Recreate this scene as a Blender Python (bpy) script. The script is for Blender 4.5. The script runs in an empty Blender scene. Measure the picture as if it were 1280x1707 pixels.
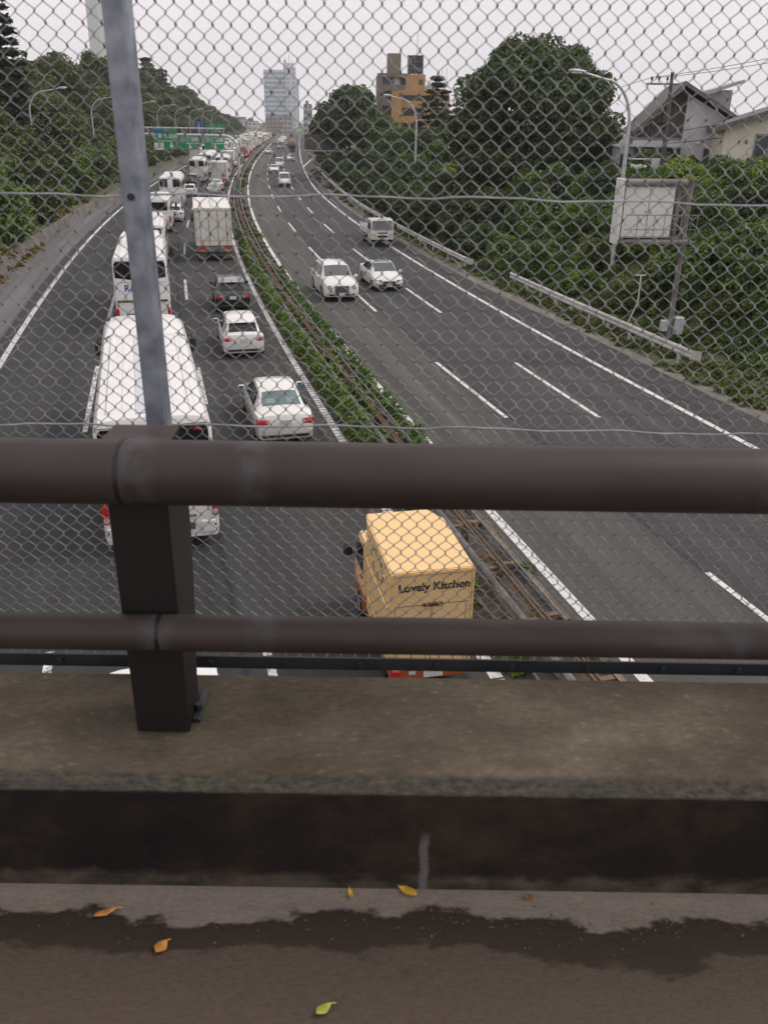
import bpy, math, random
import numpy as np
from mathutils import Vector, Matrix

random.seed(7)
HAZE = 0.00022
S = bpy.context.scene
C = S.collection
R = math.radians

# ------------------------------------------------------------------ camera
CAM_Z = 9.0
cd = bpy.data.cameras.new("camera")
cam = bpy.data.objects.new("camera", cd)
C.objects.link(cam)
cam.matrix_world = Matrix.Translation((0, 0, CAM_Z)) @ Matrix.Rotation(R(90 - 24.6), 4, 'X') @ Matrix.Rotation(R(0.85), 4, 'Z')
cd.sensor_fit = 'VERTICAL'
cd.sensor_height = 4.8
cd.sensor_width = 3.6
cd.lens = 4.8 * 1420 / 1707
cd.clip_start = 0.05
cd.clip_end = 6000
cd.dof.use_dof = True
cd.dof.focus_distance = 45.0
cd.dof.aperture_fstop = 1.2
S.camera = cam

# ------------------------------------------------------------------ sky, sun, exposure
SUN_EL, SUN_AZ = 50, 78          # azimuth measured from +Y towards +X
world = bpy.data.worlds.new("World")
S.world = world
world.use_nodes = True
wn = world.node_tree.nodes
wl = world.node_tree.links
bg = wn['Background']
sky = wn.new('ShaderNodeTexSky')
sky.sky_type = 'NISHITA'
sky.sun_disc = False
sky.sun_elevation = R(SUN_EL)
sky.sun_rotation = R(SUN_AZ)
sky.dust_density = 4
hs = wn.new('ShaderNodeHueSaturation')
hs.inputs['Saturation'].default_value = 0.25
wl.new(sky.outputs[0], hs.inputs['Color'])
tc = wn.new('ShaderNodeTexCoord')
mp = wn.new('ShaderNodeMapping')
mp.inputs['Scale'].default_value = (1.5, 1.5, 5)
nz = wn.new('ShaderNodeTexNoise')
nz.inputs['Scale'].default_value = 1.3
nz.inputs['Detail'].default_value = 5
wl.new(tc.outputs['Generated'], mp.inputs[0])
wl.new(mp.outputs[0], nz.inputs['Vector'])
cr = wn.new('ShaderNodeValToRGB')
cr.color_ramp.elements[0].position = 0.3
cr.color_ramp.elements[0].color = (8.0, 7.6, 7.95, 1)
cr.color_ramp.elements[1].position = 0.72
cr.color_ramp.elements[1].color = (9.2, 8.5, 8.85, 1)
wl.new(nz.outputs['Fac'], cr.inputs[0])
mx = wn.new('ShaderNodeMix')
mx.data_type = 'RGBA'
mx.inputs[0].default_value = 0.93
wl.new(hs.outputs[0], mx.inputs[6])
wl.new(cr.outputs[0], mx.inputs[7])
wl.new(mx.outputs[2], bg.inputs['Color'])
bg.inputs['Strength'].default_value = 0.1

sd = bpy.data.lights.new("sun", 'SUN')
sd.energy = 1.5
sd.angle = R(22)
sd.color = (1.0, 0.96, 0.9)
sun = bpy.data.objects.new("sun", sd)
C.objects.link(sun)
_d = Vector((math.sin(R(SUN_AZ)) * math.cos(R(SUN_EL)), math.cos(R(SUN_AZ)) * math.cos(R(SUN_EL)), math.sin(R(SUN_EL))))
sun.rotation_euler = _d.to_track_quat('Z', 'Y').to_euler()

S.view_settings.view_transform = 'Standard'
S.view_settings.look = 'None'
S.view_settings.gamma = 1
S.view_settings.exposure = 0.1
S.render.engine = 'CYCLES'
S.cycles.max_bounces = 6
S.cycles.diffuse_bounces = 3
S.cycles.glossy_bounces = 2
S.cycles.transmission_bounces = 3
S.cycles.transparent_max_bounces = 4
S.cycles.volume_bounces = 1

# ------------------------------------------------------------------ materials
MATS = {}


def _new(name):
    m = bpy.data.materials.new(name)
    m.use_nodes = True
    MATS[name] = m
    nt = m.node_tree
    return m, nt.nodes, nt.links, nt.nodes['Principled BSDF']


def mat(name, c, rough=0.5, metal=0.0, var=0.12, scale=4.0, bump=0.0, coat=0.0, spec=0.5, c2=None, stretch=(1, 1, 1), lo=0.35, hi=0.65, detail=6, bscale=None):
    """plain surface whose colour wanders with a noise between two tones"""
    m, n, l, b = _new(name)
    t = n.new('ShaderNodeTexCoord')
    p = n.new('ShaderNodeMapping')
    p.inputs['Scale'].default_value = stretch
    l.new(t.outputs['Object'], p.inputs[0])
    z = n.new('ShaderNodeTexNoise')
    z.inputs['Scale'].default_value = scale
    z.inputs['Detail'].default_value = detail
    l.new(p.outputs[0], z.inputs['Vector'])
    r = n.new('ShaderNodeValToRGB')
    a = c2 if c2 else tuple(v * (1 - var) for v in c)
    d = c if c2 else tuple(min(1, v * (1 + var)) for v in c)
    r.color_ramp.elements[0].position = lo
    r.color_ramp.elements[0].color = (*a, 1)
    r.color_ramp.elements[1].position = hi
    r.color_ramp.elements[1].color = (*d, 1)
    l.new(z.outputs['Fac'], r.inputs[0])
    l.new(r.outputs[0], b.inputs['Base Color'])
    b.inputs['Roughness'].default_value = rough
    b.inputs['Metallic'].default_value = metal
    b.inputs['Coat Weight'].default_value = coat
    b.inputs['Coat Roughness'].default_value = 0.06
    b.inputs['Specular IOR Level'].default_value = spec
    if bump:
        z2 = n.new('ShaderNodeTexNoise')
        z2.inputs['Scale'].default_value = bscale or scale * 6
        z2.inputs['Detail'].default_value = 5
        l.new(p.outputs[0], z2.inputs['Vector'])
        bp = n.new('ShaderNodeBump')
        bp.inputs['Strength'].default_value = bump
        bp.inputs['Distance'].default_value = 0.02
        l.new(z2.outputs['Fac'], bp.inputs['Height'])
        l.new(bp.outputs[0], b.inputs['Normal'])
    return m


def emit_mat(name, c, s):
    m, n, l, b = _new(name)
    b.inputs['Base Color'].default_value = (*c, 1)
    b.inputs['Emission Color'].default_value = (*c, 1)
    b.inputs['Emission Strength'].default_value = s
    return m


def asphalt(name, lane_tones, seams, lanes=()):
    """asphalt laid in lanes; UV = (offset across the road, metres along it)"""
    m, n, l, b = _new(name)
    uv = n.new('ShaderNodeUVMap')
    uv.uv_map = 'road'
    sp = n.new('ShaderNodeSeparateXYZ')
    l.new(uv.outputs[0], sp.inputs[0])
    mr = n.new('ShaderNodeMapRange')
    lo, hi = lane_tones[0][0], lane_tones[-1][0]
    wob = n.new('ShaderNodeTexNoise')
    wob.inputs['Scale'].default_value = 0.7
    l.new(uv.outputs[0], wob.inputs['Vector'])
    wa = n.new('ShaderNodeMath')
    wa.operation = 'MULTIPLY_ADD'
    wa.inputs[1].default_value = 0.14
    l.new(wob.outputs['Fac'], wa.inputs[0])
    l.new(sp.outputs[0], wa.inputs[2])
    l.new(wa.outputs[0], mr.inputs[0])
    mr.inputs[1].default_value = lo
    mr.inputs[2].default_value = hi
    ramp = n.new('ShaderNodeValToRGB')
    e = ramp.color_ramp.elements
    e[0].position = 0
    e[0].color = (*lane_tones[0][1], 1)
    e[1].position = 1
    e[1].color = (*lane_tones[-1][1], 1)
    for o, c in lane_tones[1:-1]:
        k = e.new((o - lo) / (hi - lo))
        k.color = (*c, 1)
    l.new(mr.outputs[0], ramp.inputs[0])
    # stone grain + wide patches + streaks along the road
    t = n.new('ShaderNodeTexCoord')
    g = n.new('ShaderNodeTexNoise')
    g.inputs['Scale'].default_value = 18
    g.inputs['Detail'].default_value = 8
    g.inputs['Roughness'].default_value = 0.75
    l.new(t.outputs['Object'], g.inputs['Vector'])
    gm = n.new('ShaderNodeMapRange')
    gm.inputs[1].default_value = 0.3
    gm.inputs[2].default_value = 0.75
    gm.inputs[3].default_value = 0.55
    gm.inputs[4].default_value = 1.5
    l.new(g.outputs['Fac'], gm.inputs[0])
    st = n.new('ShaderNodeMapping')
    st.inputs['Scale'].default_value = (1.6, 0.05, 1)
    l.new(uv.outputs[0], st.inputs[0])
    w = n.new('ShaderNodeTexNoise')
    w.inputs['Scale'].default_value = 1.0
    w.inputs['Detail'].default_value = 5
    l.new(st.outputs[0], w.inputs['Vector'])
    wm = n.new('ShaderNodeMapRange')
    wm.inputs[1].default_value = 0.3
    wm.inputs[2].default_value = 0.7
    wm.inputs[3].default_value = 0.7
    wm.inputs[4].default_value = 1.28
    l.new(w.outputs['Fac'], wm.inputs[0])
    mul = n.new('ShaderNodeMath')
    mul.operation = 'MULTIPLY'
    l.new(gm.outputs[0], mul.inputs[0])
    l.new(wm.outputs[0], mul.inputs[1])
    v = n.new('ShaderNodeVectorMath')
    v.operation = 'SCALE'
    l.new(ramp.outputs[0], v.inputs[0])
    l.new(mul.outputs[0], v.inputs['Scale'])
    col = v.outputs[0]
    if lanes:
        # tyre-polished wheel tracks either side of each lane's middle
        tr = n.new('ShaderNodeValToRGB')
        te = tr.color_ramp.elements
        te[0].position, te[0].color = 0, (1, 1, 1, 1)
        te[1].position, te[1].color = 1, (1, 1, 1, 1)
        for c_ in lanes:
            for o_, k_ in ((-1.45, 1.06), (-.85, .80), (0, 1.10), (.85, .80), (1.45, 1.06)):
                q_ = (c_ + o_ - lo) / (hi - lo)
                if 0 < q_ < 1:
                    k = te.new(q_)
                    k.color = (k_, k_, k_, 1)
        l.new(mr.outputs[0], tr.inputs[0])
        tm = n.new('ShaderNodeMix')
        tm.data_type = 'RGBA'
        tm.blend_type = 'MULTIPLY'
        tm.inputs[0].default_value = 1
        l.new(col, tm.inputs[6])
        l.new(tr.outputs[0], tm.inputs[7])
        col = tm.outputs[2]
    # dark longitudinal joints
    for so in seams:
        a = n.new('ShaderNodeMath')
        a.operation = 'SUBTRACT'
        l.new(wa.outputs[0], a.inputs[0])
        a.inputs[1].default_value = so + 0.07
        ab = n.new('ShaderNodeMath')
        ab.operation = 'ABSOLUTE'
        l.new(a.outputs[0], ab.inputs[0])
        f = n.new('ShaderNodeMapRange')
        f.inputs[1].default_value = 0.02
        f.inputs[2].default_value = 0.11
        f.inputs[3].default_value = 0.4
        f.inputs[4].default_value = 1.0
        l.new(ab.outputs[0], f.inputs[0])
        vv = n.new('ShaderNodeVectorMath')
        vv.operation = 'SCALE'
        l.new(col, vv.inputs[0])
        l.new(f.outputs[0], vv.inputs['Scale'])
        col = vv.outputs[0]
    l.new(col, b.inputs['Base Color'])
    b.inputs['Roughness'].default_value = 0.85
    bp = n.new('ShaderNodeBump')
    bp.inputs['Strength'].default_value = 0.4
    bp.inputs['Distance'].default_value = 0.01
    l.new(g.outputs['Fac'], bp.inputs['Height'])
    l.new(bp.outputs[0], b.inputs['Normal'])
    return m


def line_paint(name, wear):
    m, n, l, b = _new(name)
    t = n.new('ShaderNodeTexCoord')
    z = n.new('ShaderNodeTexNoise')
    z.inputs['Scale'].default_value = 7
    z.inputs['Detail'].default_value = 9
    z.inputs['Roughness'].default_value = 0.72
    l.new(t.outputs['Object'], z.inputs['Vector'])
    r = n.new('ShaderNodeValToRGB')
    r.color_ramp.elements[0].position = wear
    r.color_ramp.elements[0].color = (0.12, 0.118, 0.112, 1)
    r.color_ramp.elements[1].position = wear + 0.12
    r.color_ramp.elements[1].color = (0.66, 0.655, 0.63, 1)
    l.new(z.outputs['Fac'], r.inputs[0])
    l.new(r.outputs[0], b.inputs['Base Color'])
    b.inputs['Roughness'].default_value = 0.7
    return m


def leaf_mat(name, dark, light, yellow, clump=0.5, trans=0.25):
    m, n, l, b = _new(name)
    at = n.new('ShaderNodeAttribute')
    at.attribute_name = 'leaf'
    t = n.new('ShaderNodeTexCoord')
    z = n.new('ShaderNodeTexNoise')
    z.inputs['Scale'].default_value = clump
    z.inputs['Detail'].default_value = 3
    l.new(t.outputs['Object'], z.inputs['Vector'])
    ma = n.new('ShaderNodeMath')
    ma.operation = 'MULTIPLY_ADD'
    ma.inputs[1].default_value = 0.45
    l.new(at.outputs['Fac'], ma.inputs[0])
    zz = n.new('ShaderNodeMapRange')
    zz.inputs[1].default_value = 0.3
    zz.inputs[2].default_value = 0.7
    zz.inputs[3].default_value = 0.0
    zz.inputs[4].default_value = 0.55
    l.new(z.outputs['Fac'], zz.inputs[0])
    l.new(zz.outputs[0], ma.inputs[2])
    oi = n.new('ShaderNodeObjectInfo')
    ob = n.new('ShaderNodeMath')
    ob.operation = 'MULTIPLY_ADD'
    ob.inputs[1].default_value = 0.22
    l.new(oi.outputs['Random'], ob.inputs[0])
    l.new(ma.outputs[0], ob.inputs[2])
    r = n.new('ShaderNodeValToRGB')
    e = r.color_ramp.elements
    e[0].position = 0.1
    e[0].color = (*dark, 1)
    e[1].position = 1.1 if False else 1.0
    e[1].color = (*yellow, 1)
    k = e.new(0.62)
    k.color = (*light, 1)
    l.new(ob.outputs[0], r.inputs[0])
    l.new(r.outputs[0], b.inputs['Base Color'])
    b.inputs['Roughness'].default_value = 0.55
    b.inputs['Specular IOR Level'].default_value = 0.3
    tr = n.new('ShaderNodeBsdfTranslucent')
    l.new(r.outputs[0], tr.inputs['Color'])
    mxs = n.new('ShaderNodeMixShader')
    mxs.inputs[0].default_value = trans
    l.new(b.outputs[0], mxs.inputs[1])
    l.new(tr.outputs[0], mxs.inputs[2])
    l.new(mxs.outputs[0], n['Material Output'].inputs['Surface'])
    return m


def window_wall(name, wall, glass, sx, sz, fx=0.55, fz=0.5, gl_rough=0.25):
    """facade far away: wall with a regular grid of panes (object space)"""
    m, n, l, b = _new(name)
    t = n.new('ShaderNodeTexCoord')
    s = n.new('ShaderNodeSeparateXYZ')
    l.new(t.outputs['Object'], s.inputs[0])
    xy = n.new('ShaderNodeMath')
    xy.operation = 'ADD'
    l.new(s.outputs[0], xy.inputs[0])
    l.new(s.outputs[1], xy.inputs[1])

    def cell(src, size, frac):
        d = n.new('ShaderNodeMath')
        d.operation = 'DIVIDE'
        l.new(src, d.inputs[0])
        d.inputs[1].default_value = size
        f = n.new('ShaderNodeMath')
        f.operation = 'FRACT'
        l.new(d.outputs[0], f.inputs[0])
        g = n.new('ShaderNodeMath')
        g.operation = 'LESS_THAN'
        l.new(f.outputs[0], g.inputs[0])
        g.inputs[1].default_value = frac
        return g.outputs[0]
    a = cell(xy.outputs[0], sx, fx)
    c = cell(s.outputs[2], sz, fz)
    q = n.new('ShaderNodeMath')
    q.operation = 'MULTIPLY'
    l.new(a, q.inputs[0])
    l.new(c, q.inputs[1])
    mxc = n.new('ShaderNodeMix')
    mxc.data_type = 'RGBA'
    mxc.inputs[6].default_value = (*wall, 1)
    mxc.inputs[7].default_value = (*glass, 1)
    l.new(q.outputs[0], mxc.inputs[0])
    l.new(mxc.outputs[2], b.inputs['Base Color'])
    b.inputs['Roughness'].default_value = gl_rough
    return m


# ------------------------------------------------------------------ mesh helpers
class MB:
    def __init__(s):
        s.v, s.f, s.m, s.uv = [], [], [], None

    def add(s, vs, fs, mi=0):
        o = len(s.v)
        s.v += [tuple(p) for p in vs]
        s.f += [tuple(i + o for i in f) for f in fs]
        s.m += [mi] * len(fs)
        return s

    def box(s, x0, x1, y0, y1, z0, z1, mi=0, M=None):
        vs = [(x0, y0, z0), (x1, y0, z0), (x1, y1, z0), (x0, y1, z0), (x0, y0, z1), (x1, y0, z1), (x1, y1, z1), (x0, y1, z1)]
        if M is not None:
            vs = [M @ Vector(p) for p in vs]
        return s.add(vs, [(3, 2, 1, 0), (4, 5, 6, 7), (0, 1, 5, 4), (1, 2, 6, 5), (2, 3, 7, 6), (3, 0, 4, 7)], mi)

    def bbox(s, x0, x1, y0, y1, z0, z1, b=0.02, mi=0, M=None):
        """box with bevelled edges"""
        cx, cy, cz = (x0 + x1) / 2, (y0 + y1) / 2, (z0 + z1) / 2
        hx, hy, hz = (x1 - x0) / 2, (y1 - y0) / 2, (z1 - z0) / 2
        b = min(b, hx * .9, hy * .9, hz * .9)
        ring = lambda ix, iy, z: [(cx + sx * (hx - ix) + 0, cy + sy * (hy - iy), z) for sx, sy in ()]
        rows = []
        for z, e in ((cz - hz, b), (cz - hz + b, 0), (cz + hz - b, 0), (cz + hz, b)):
            X, Y = hx - e, hy - e
            k = b
            rows.append([(cx - X + k, cy - Y, z), (cx + X - k, cy - Y, z), (cx + X, cy - Y + k, z), (cx + X, cy + Y - k, z),
                         (cx + X - k, cy + Y, z), (cx - X + k, cy + Y, z), (cx - X, cy + Y - k, z), (cx - X, cy - Y + k, z)])
        vs = [p for r_ in rows for p in r_]
        if M is not None:
            vs = [M @ Vector(p) for p in vs]
        fs = [tuple(range(7, -1, -1)), tuple(range(24, 32))]
        for r_ in range(3):
            for i in range(8):
                j = (i + 1) % 8
                fs.append((r_ * 8 + i, r_ * 8 + j, r_ * 8 + 8 + j, r_ * 8 + 8 + i))
        return s.add(vs, fs, mi)

    def tube(s, pts, r, n=8, mi=0, cap=True, radii=None):
        pts = [Vector(p) for p in pts]
        vs, fs = [], []
        up = None
        for i, p in enumerate(pts):
            d = (pts[min(i + 1, len(pts) - 1)] - pts[max(i - 1, 0)]).normalized()
            if up is None:
                up = Vector((0, 0, 1)) if abs(d.z) < 0.9 else Vector((1, 0, 0))
            a = d.cross(up)
            if a.length < 1e-5:
                a = d.cross(Vector((0, 1, 0)))
            a.normalize()
            c = a.cross(d).normalized()
            up = c
            rr = radii[i] if radii else r
            for k in range(n):
                t = 2 * math.pi * k / n
                vs.append(p + a * (rr * math.cos(t)) + c * (rr * math.sin(t)))
        for i in range(len(pts) - 1):
            for k in range(n):
                j = (k + 1) % n
                fs.append((i * n + k, i * n + n + k, i * n + n + j, i * n + j))
        if cap:
            fs.append(tuple(range(n)))
            o = (len(pts) - 1) * n
            fs.append(tuple(o + k for k in range(n - 1, -1, -1)))
        return s.add(vs, fs, mi)

    def prism(s, poly, axis, a, b, mi=0):
        """polygon in the plane across an axis, pulled from a to b"""
        def P(u, v, w):
            return {'x': (w, u, v), 'y': (u, w, v), 'z': (u, v, w)}[axis]
        n = len(poly)
        vs = [P(u, v, a) for u, v in poly] + [P(u, v, b) for u, v in poly]
        fs = [tuple(range(n)), tuple(range(2 * n - 1, n - 1, -1))] + [(i, n + i, n + (i + 1) % n, (i + 1) % n) for i in range(n)]
        return s.add(vs, fs, mi)

    def loft(s, rings, mi=0, closed=False, caps=True):
        n = len(rings[0])
        vs = [p for r_ in rings for p in r_]
        fs = []
        for i in range(len(rings) - 1):
            for k in range(n if closed else n - 1):
                j = (k + 1) % n
                fs.append((i * n + k, i * n + j, i * n + n + j, i * n + n + k))
        if caps:
            fs.append(tuple(range(n - 1, -1, -1)))
            o = (len(rings) - 1) * n
            fs.append(tuple(o + k for k in range(n)))
        return s.add(vs, fs, mi)

    def panel(s, A, B, u0, u1, v0, v1, off=0.012, mi=0, nu=4, nv=2, thick=0.02):
        """thin plate lying just proud of the ruled surface between polylines A and B"""
        A = [Vector(p) for p in A]
        B = [Vector(p) for p in B]

        def along(P, u):
            L = [0]
            for i in range(len(P) - 1):
                L.append(L[-1] + (P[i + 1] - P[i]).length)
            d = u * L[-1]
            for i in range(len(P) - 1):
                if d <= L[i + 1] + 1e-9:
                    return P[i].lerp(P[i + 1], (d - L[i]) / max(1e-9, L[i + 1] - L[i]))
            return P[-1]
        pts = [[along(A, u0 + (u1 - u0) * i / nu).lerp(along(B, u0 + (u1 - u0) * i / nu), v0 + (v1 - v0) * j / nv) for i in range(nu + 1)] for j in range(nv + 1)]
        nrm = (pts[0][-1] - pts[0][0]).cross(pts[-1][0] - pts[0][0]).normalized()
        top = [p + nrm * off for r_ in pts for p in r_]
        bot = [p - nrm * thick for r_ in pts for p in r_]
        w = nu + 1
        n = len(top)
        fs = []
        for j in range(nv):
            for i in range(nu):
                fs.append((j * w + i, j * w + i + 1, j * w + w + i + 1, j * w + w + i))
        rim = [i for i in range(w)] + [j * w + nu for j in range(1, nv + 1)] + [nv * w + i for i in range(nu - 1, -1, -1)] + [j * w for j in range(nv - 1, 0, -1)]
        for a, b in zip(rim, rim[1:] + rim[:1]):
            fs.append((b, a, a + n, b + n))
        return s.add(top + bot, fs, mi)

    def build(s, name, mats, parent=None, smooth=None, loc=None):
        me = bpy.data.meshes.new(name)
        me.from_pydata(s.v, [], s.f)
        mats = mats if isinstance(mats, (list, tuple)) else [mats]
        for m in mats:
            me.materials.append(m)
        if len(mats) > 1:
            me.polygons.foreach_set('material_index', s.m)
        if smooth:
            me.polygons.foreach_set('use_smooth', [True] * len(me.polygons))
            me.set_sharp_from_angle(angle=R(smooth))
        me.update()
        o = bpy.data.objects.new(name, me)
        C.objects.link(o)
        if parent:
            o.parent = parent
        if loc:
            o.location = loc
        return o


def tag(o, label=None, cat=None, group=None, kind=None):
    if label:
        o['label'] = label
    if cat:
        o['category'] = cat
    if group:
        o['group'] = group
    if kind:
        o['kind'] = kind
    return o


def empty(name, loc=(0, 0, 0), rz=0, label=None, cat=None, group=None):
    o = bpy.data.objects.new(name, None)
    o.empty_display_size = 0.3
    C.objects.link(o)
    o.location = loc
    o.rotation_euler = (0, 0, rz)
    return tag(o, label, cat, group)


def copy_tree(o, parent=None):
    c = o.copy()
    C.objects.link(c)
    if parent:
        c.parent = parent
    for ch in list(o.children):
        copy_tree(ch, c)
    return c


def text_mesh(name, body, size, m, parent, M, depth=0.004, bold=0.0, align='CENTER'):
    cu = bpy.data.curves.new(name, 'FONT')
    cu.body = body
    cu.size = size
    cu.extrude = depth
    cu.offset = bold
    cu.align_x = align
    cu.align_y = 'CENTER'
    t = bpy.data.objects.new(name + '_curve', cu)
    C.objects.link(t)
    dg = bpy.context.evaluated_depsgraph_get()
    me = bpy.data.meshes.new_from_object(t.evaluated_get(dg))
    bpy.data.objects.remove(t)
    me.transform(M)
    me.materials.clear()
    me.materials.append(m)
    me.name = name
    o = bpy.data.objects.new(name, me)
    C.objects.link(o)
    o.parent = parent
    return o


# ------------------------------------------------------------------ the road's own frame: distance along (y) and offset from the white line right of the median
def slope(y):
    return -.088 - .195 / (1 + (y / 90) ** 2)


_ys = np.arange(-60, 1400, 0.5)
_sl = -.088 - .195 / (1 + (_ys / 90) ** 2)
_cx = np.concatenate([[0], np.cumsum((_sl[1:] + _sl[:-1]) / 2 * 0.5)])
_cx += 0.95 - np.interp(26.7, _ys, _cx)


def cx(y):
    return float(np.interp(y, _ys, _cx))


def rp(off, y, z=0.0):
    m_ = slope(y)
    k = math.sqrt(1 + m_ * m_)
    return Vector((cx(y) + off / k, y - off * m_ / k, z))


def yp(off, y):
    """road distance whose offset point lies at depth y"""
    m_ = slope(y)
    return y + off * m_ / math.sqrt(1 + m_ * m_)


def heading(y):
    return math.atan(-slope(y))


def strip(offs_z, y0, y1, step=4.0, uv=False, far_step=None):
    """sheet that follows the road; offs_z(y) gives [(offset, z), ...]"""
    mb = MB()
    rows = []
    uvs = []
    y = y0
    while True:
        prof = offs_z(y)
        rows.append([rp(o, y, z) for o, z in prof])
        uvs.append([(o, y) for o, z in prof])
        if y >= y1:
            break
        y = min(y1, y + (step if y < 150 or not far_step else far_step))
    n = len(rows[0])
    for i in range(len(rows) - 1):
        for k in range(n - 1):
            mb.f.append((i * n + k, i * n + k + 1, i * n + n + k + 1, i * n + n + k))
            mb.m.append(0)
    mb.v = [tuple(p) for r_ in rows for p in r_]
    mb.uv = [u for r_ in uvs for u in r_]
    return mb


def set_uv(o, mb):
    me = o.data
    lay = me.uv_layers.new(name='road')
    idx = np.empty(len(me.loops), dtype=np.int32)
    me.loops.foreach_get('vertex_index', idx)
    arr = np.array(mb.uv, dtype=np.float32)[idx].ravel()
    lay.data.foreach_set('uv', arr)
    return o


# ------------------------------------------------------------------ foliage
def leaves_mesh(name, pts, nrm, size, m, rng, aspect=1.5, jitter=0.7):
    """many small leaf faces, one rhombus each, turned roughly outward"""
    n = len(pts)
    d = nrm + rng.normal(0, jitter, (n, 3))
    d /= np.linalg.norm(d, axis=1)[:, None] + 1e-9
    a = np.cross(d, rng.normal(0, 1, (n, 3)))
    a /= np.linalg.norm(a, axis=1)[:, None] + 1e-9
    b = np.cross(d, a)
    s = size * rng.uniform(0.6, 1.35, n)[:, None]
    v = np.empty((n, 4, 3), dtype=np.float32)
    v[:, 0] = pts - a * s * 0.5 * aspect
    v[:, 1] = pts - b * s * 0.5 + d * s * 0.12
    v[:, 2] = pts + a * s * 0.5 * aspect
    v[:, 3] = pts + b * s * 0.5 + d * s * 0.12
    me = bpy.data.meshes.new(name)
    me.vertices.add(n * 4)
    me.vertices.foreach_set('co', v.ravel())
    me.loops.add(n * 4)
    me.loops.foreach_set('vertex_index', np.arange(n * 4, dtype=np.int32))
    me.polygons.add(n)
    me.polygons.foreach_set('loop_start', np.arange(0, n * 4, 4, dtype=np.int32))
    at = me.attributes.new('leaf', 'FLOAT', 'FACE')
    at.data.foreach_set('value', rng.uniform(0, 1, n).astype(np.float32))
    me.materials.append(m)
    me.update(calc_edges=True)
    return me


def blob_points(rng, blobs, n, inner=0.25):
    """points over and inside a set of ellipsoids (cx,cy,cz,rx,ry,rz)"""
    w = np.array([(b[3] * b[4] + b[4] * b[5] + b[3] * b[5]) for b in blobs])
    w = w / w.sum()
    P, N = [], []
    for b, k in zip(blobs, (w * n).astype(int)):
        d = rng.normal(0, 1, (k, 3))
        d /= np.linalg.norm(d, axis=1)[:, None]
        r = 1 + rng.normal(0, 0.06, k)
        ins = rng.random(k) < inner
        r[ins] = rng.uniform(0.45, 0.97, ins.sum())
        P.append(np.array(b[:3]) + d * r[:, None] * np.array(b[3:6]))
        nn = d / np.array(b[3:6])
        N.append(nn / np.linalg.norm(nn, axis=1)[:, None])
    return np.concatenate(P), np.concatenate(N)


def crown_blobs(rng, rx, rz, zc, nsub=34, sub=(0.2, 0.36), zmin=-0.8, shape='round', kmax=0.93):
    """big soft crown made of many lumps around its skin"""
    bl = [(0, 0, zc, rx * 0.74, rx * 0.74, rz * 0.76)]
    for i in range(nsub):
        d = rng.normal(0, 1, 3)
        d /= np.linalg.norm(d)
        if d[2] < zmin:
            d[2] = -d[2]
        k = rng.uniform(0.66, kmax)
        s = rng.uniform(*sub) * rx
        w = 1.0
        if shape == 'cone':
            w = 1 - 0.55 * max(0, d[2])
        bl.append((d[0] * rx * k * w, d[1] * rx * k * w, zc + d[2] * rz * k, s, s, s * rng.uniform(0.65, 0.9)))
    return bl


def trunk_mb(h, r0, rx, zc, rng, limbs=6):
    mb = MB()
    mb.tube([(0, 0, -0.4), (0.02 * h, 0, h * 0.3), (0.0, 0.03 * h, h * 0.62), (0.02 * h, 0.02 * h, h * 0.88)], r0, 8, radii=[r0 * 1.25, r0, r0 * 0.7, r0 * 0.25])
    for i in range(limbs):
        a = rng.uniform(0, 6.28)
        z0 = h * rng.uniform(0.3, 0.6)
        q = rng.uniform(0.5, 0.75) * rx
        mb.tube([(0.01 * h, 0.01 * h, z0), (q * .5 * math.cos(a), q * .5 * math.sin(a), z0 + h * .12), (q * math.cos(a), q * math.sin(a), z0 + h * .26)], r0 * .4, 6, radii=[r0 * .45, r0 * .3, r0 * .12])
    return mb
# ------------------------------------------------------------------ palette
M_asph_l = asphalt('asphalt_outbound', [(-18, (.13, .125, .125)), (-14.9, (.13, .125, .125)), (-14.5, (.031, .031, .034)), (-10.4, (.031, .031, .0335)), (-6.5, (.031, .031, .033)), (-5.4, (.039, .038, .037)), (-2.7, (.045, .043, .04)), (-2.2, (.06, .058, .055))], (-6.95, -3.2, -14.7), (-12.3, -8.5, -4.6))
M_asph_r = asphalt('asphalt_inbound', [(-.4, (.065, .063, .056)), (.4, (.074, .071, .062)), (2.7, (.074, .071, .062)), (3.25, (.047, .045, .0455)), (6.3, (.048, .046, .046)), (9.4, (.046,.044,.044)), (10.2, (.04, .038, .038)), (13, (.037, .035, .034))], (3.35, 10.3), (1.5, 4.7, 7.9))
M_line = line_paint('road_paint', 0.35)
M_line_worn = line_paint('worn_road_paint', 0.42)
M_soil = mat('median_soil', (.075, .06, .045), .95, var=.4, scale=1.5, bump=.5)
M_grass = mat('verge_grass', (.11, .13, .045), .95, c2=(.05, .06, .03), scale=1.2, bump=.6)
M_gutter = mat('gutter_concrete', (.16, .145, .125), .9, var=.25, scale=1.2, bump=.3)
M_conc = mat('barrier_concrete', (.2, .185, .16), .9, c2=(.1, .09, .075), scale=.9, bump=.3)
M_conc2 = mat('grey_concrete', (.2, .19, .18), .9, var=.3, scale=.6, bump=.2)
M_galv = mat('galvanised_steel', (.33, .345, .37), .55, .35, c2=(.22, .235, .265), scale=9, stretch=(1, 1, .6))
M_post = mat('galvanised_post', (.36, .385, .435), .45, .3, c2=(.15, .17, .215), scale=26, stretch=(1, 1, .9), lo=.30, hi=.70)
M_wire = mat('zinc_wire', (.20, .20, .195), .5, .2, var=.2, scale=20)
M_tens = mat('tension_wire', (.42, .43, .45), .4, .5, var=.2, scale=20)
M_angle = mat('dark_steel_angle', (.03, .034, .037), .5, .2, var=.3, scale=8)
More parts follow.
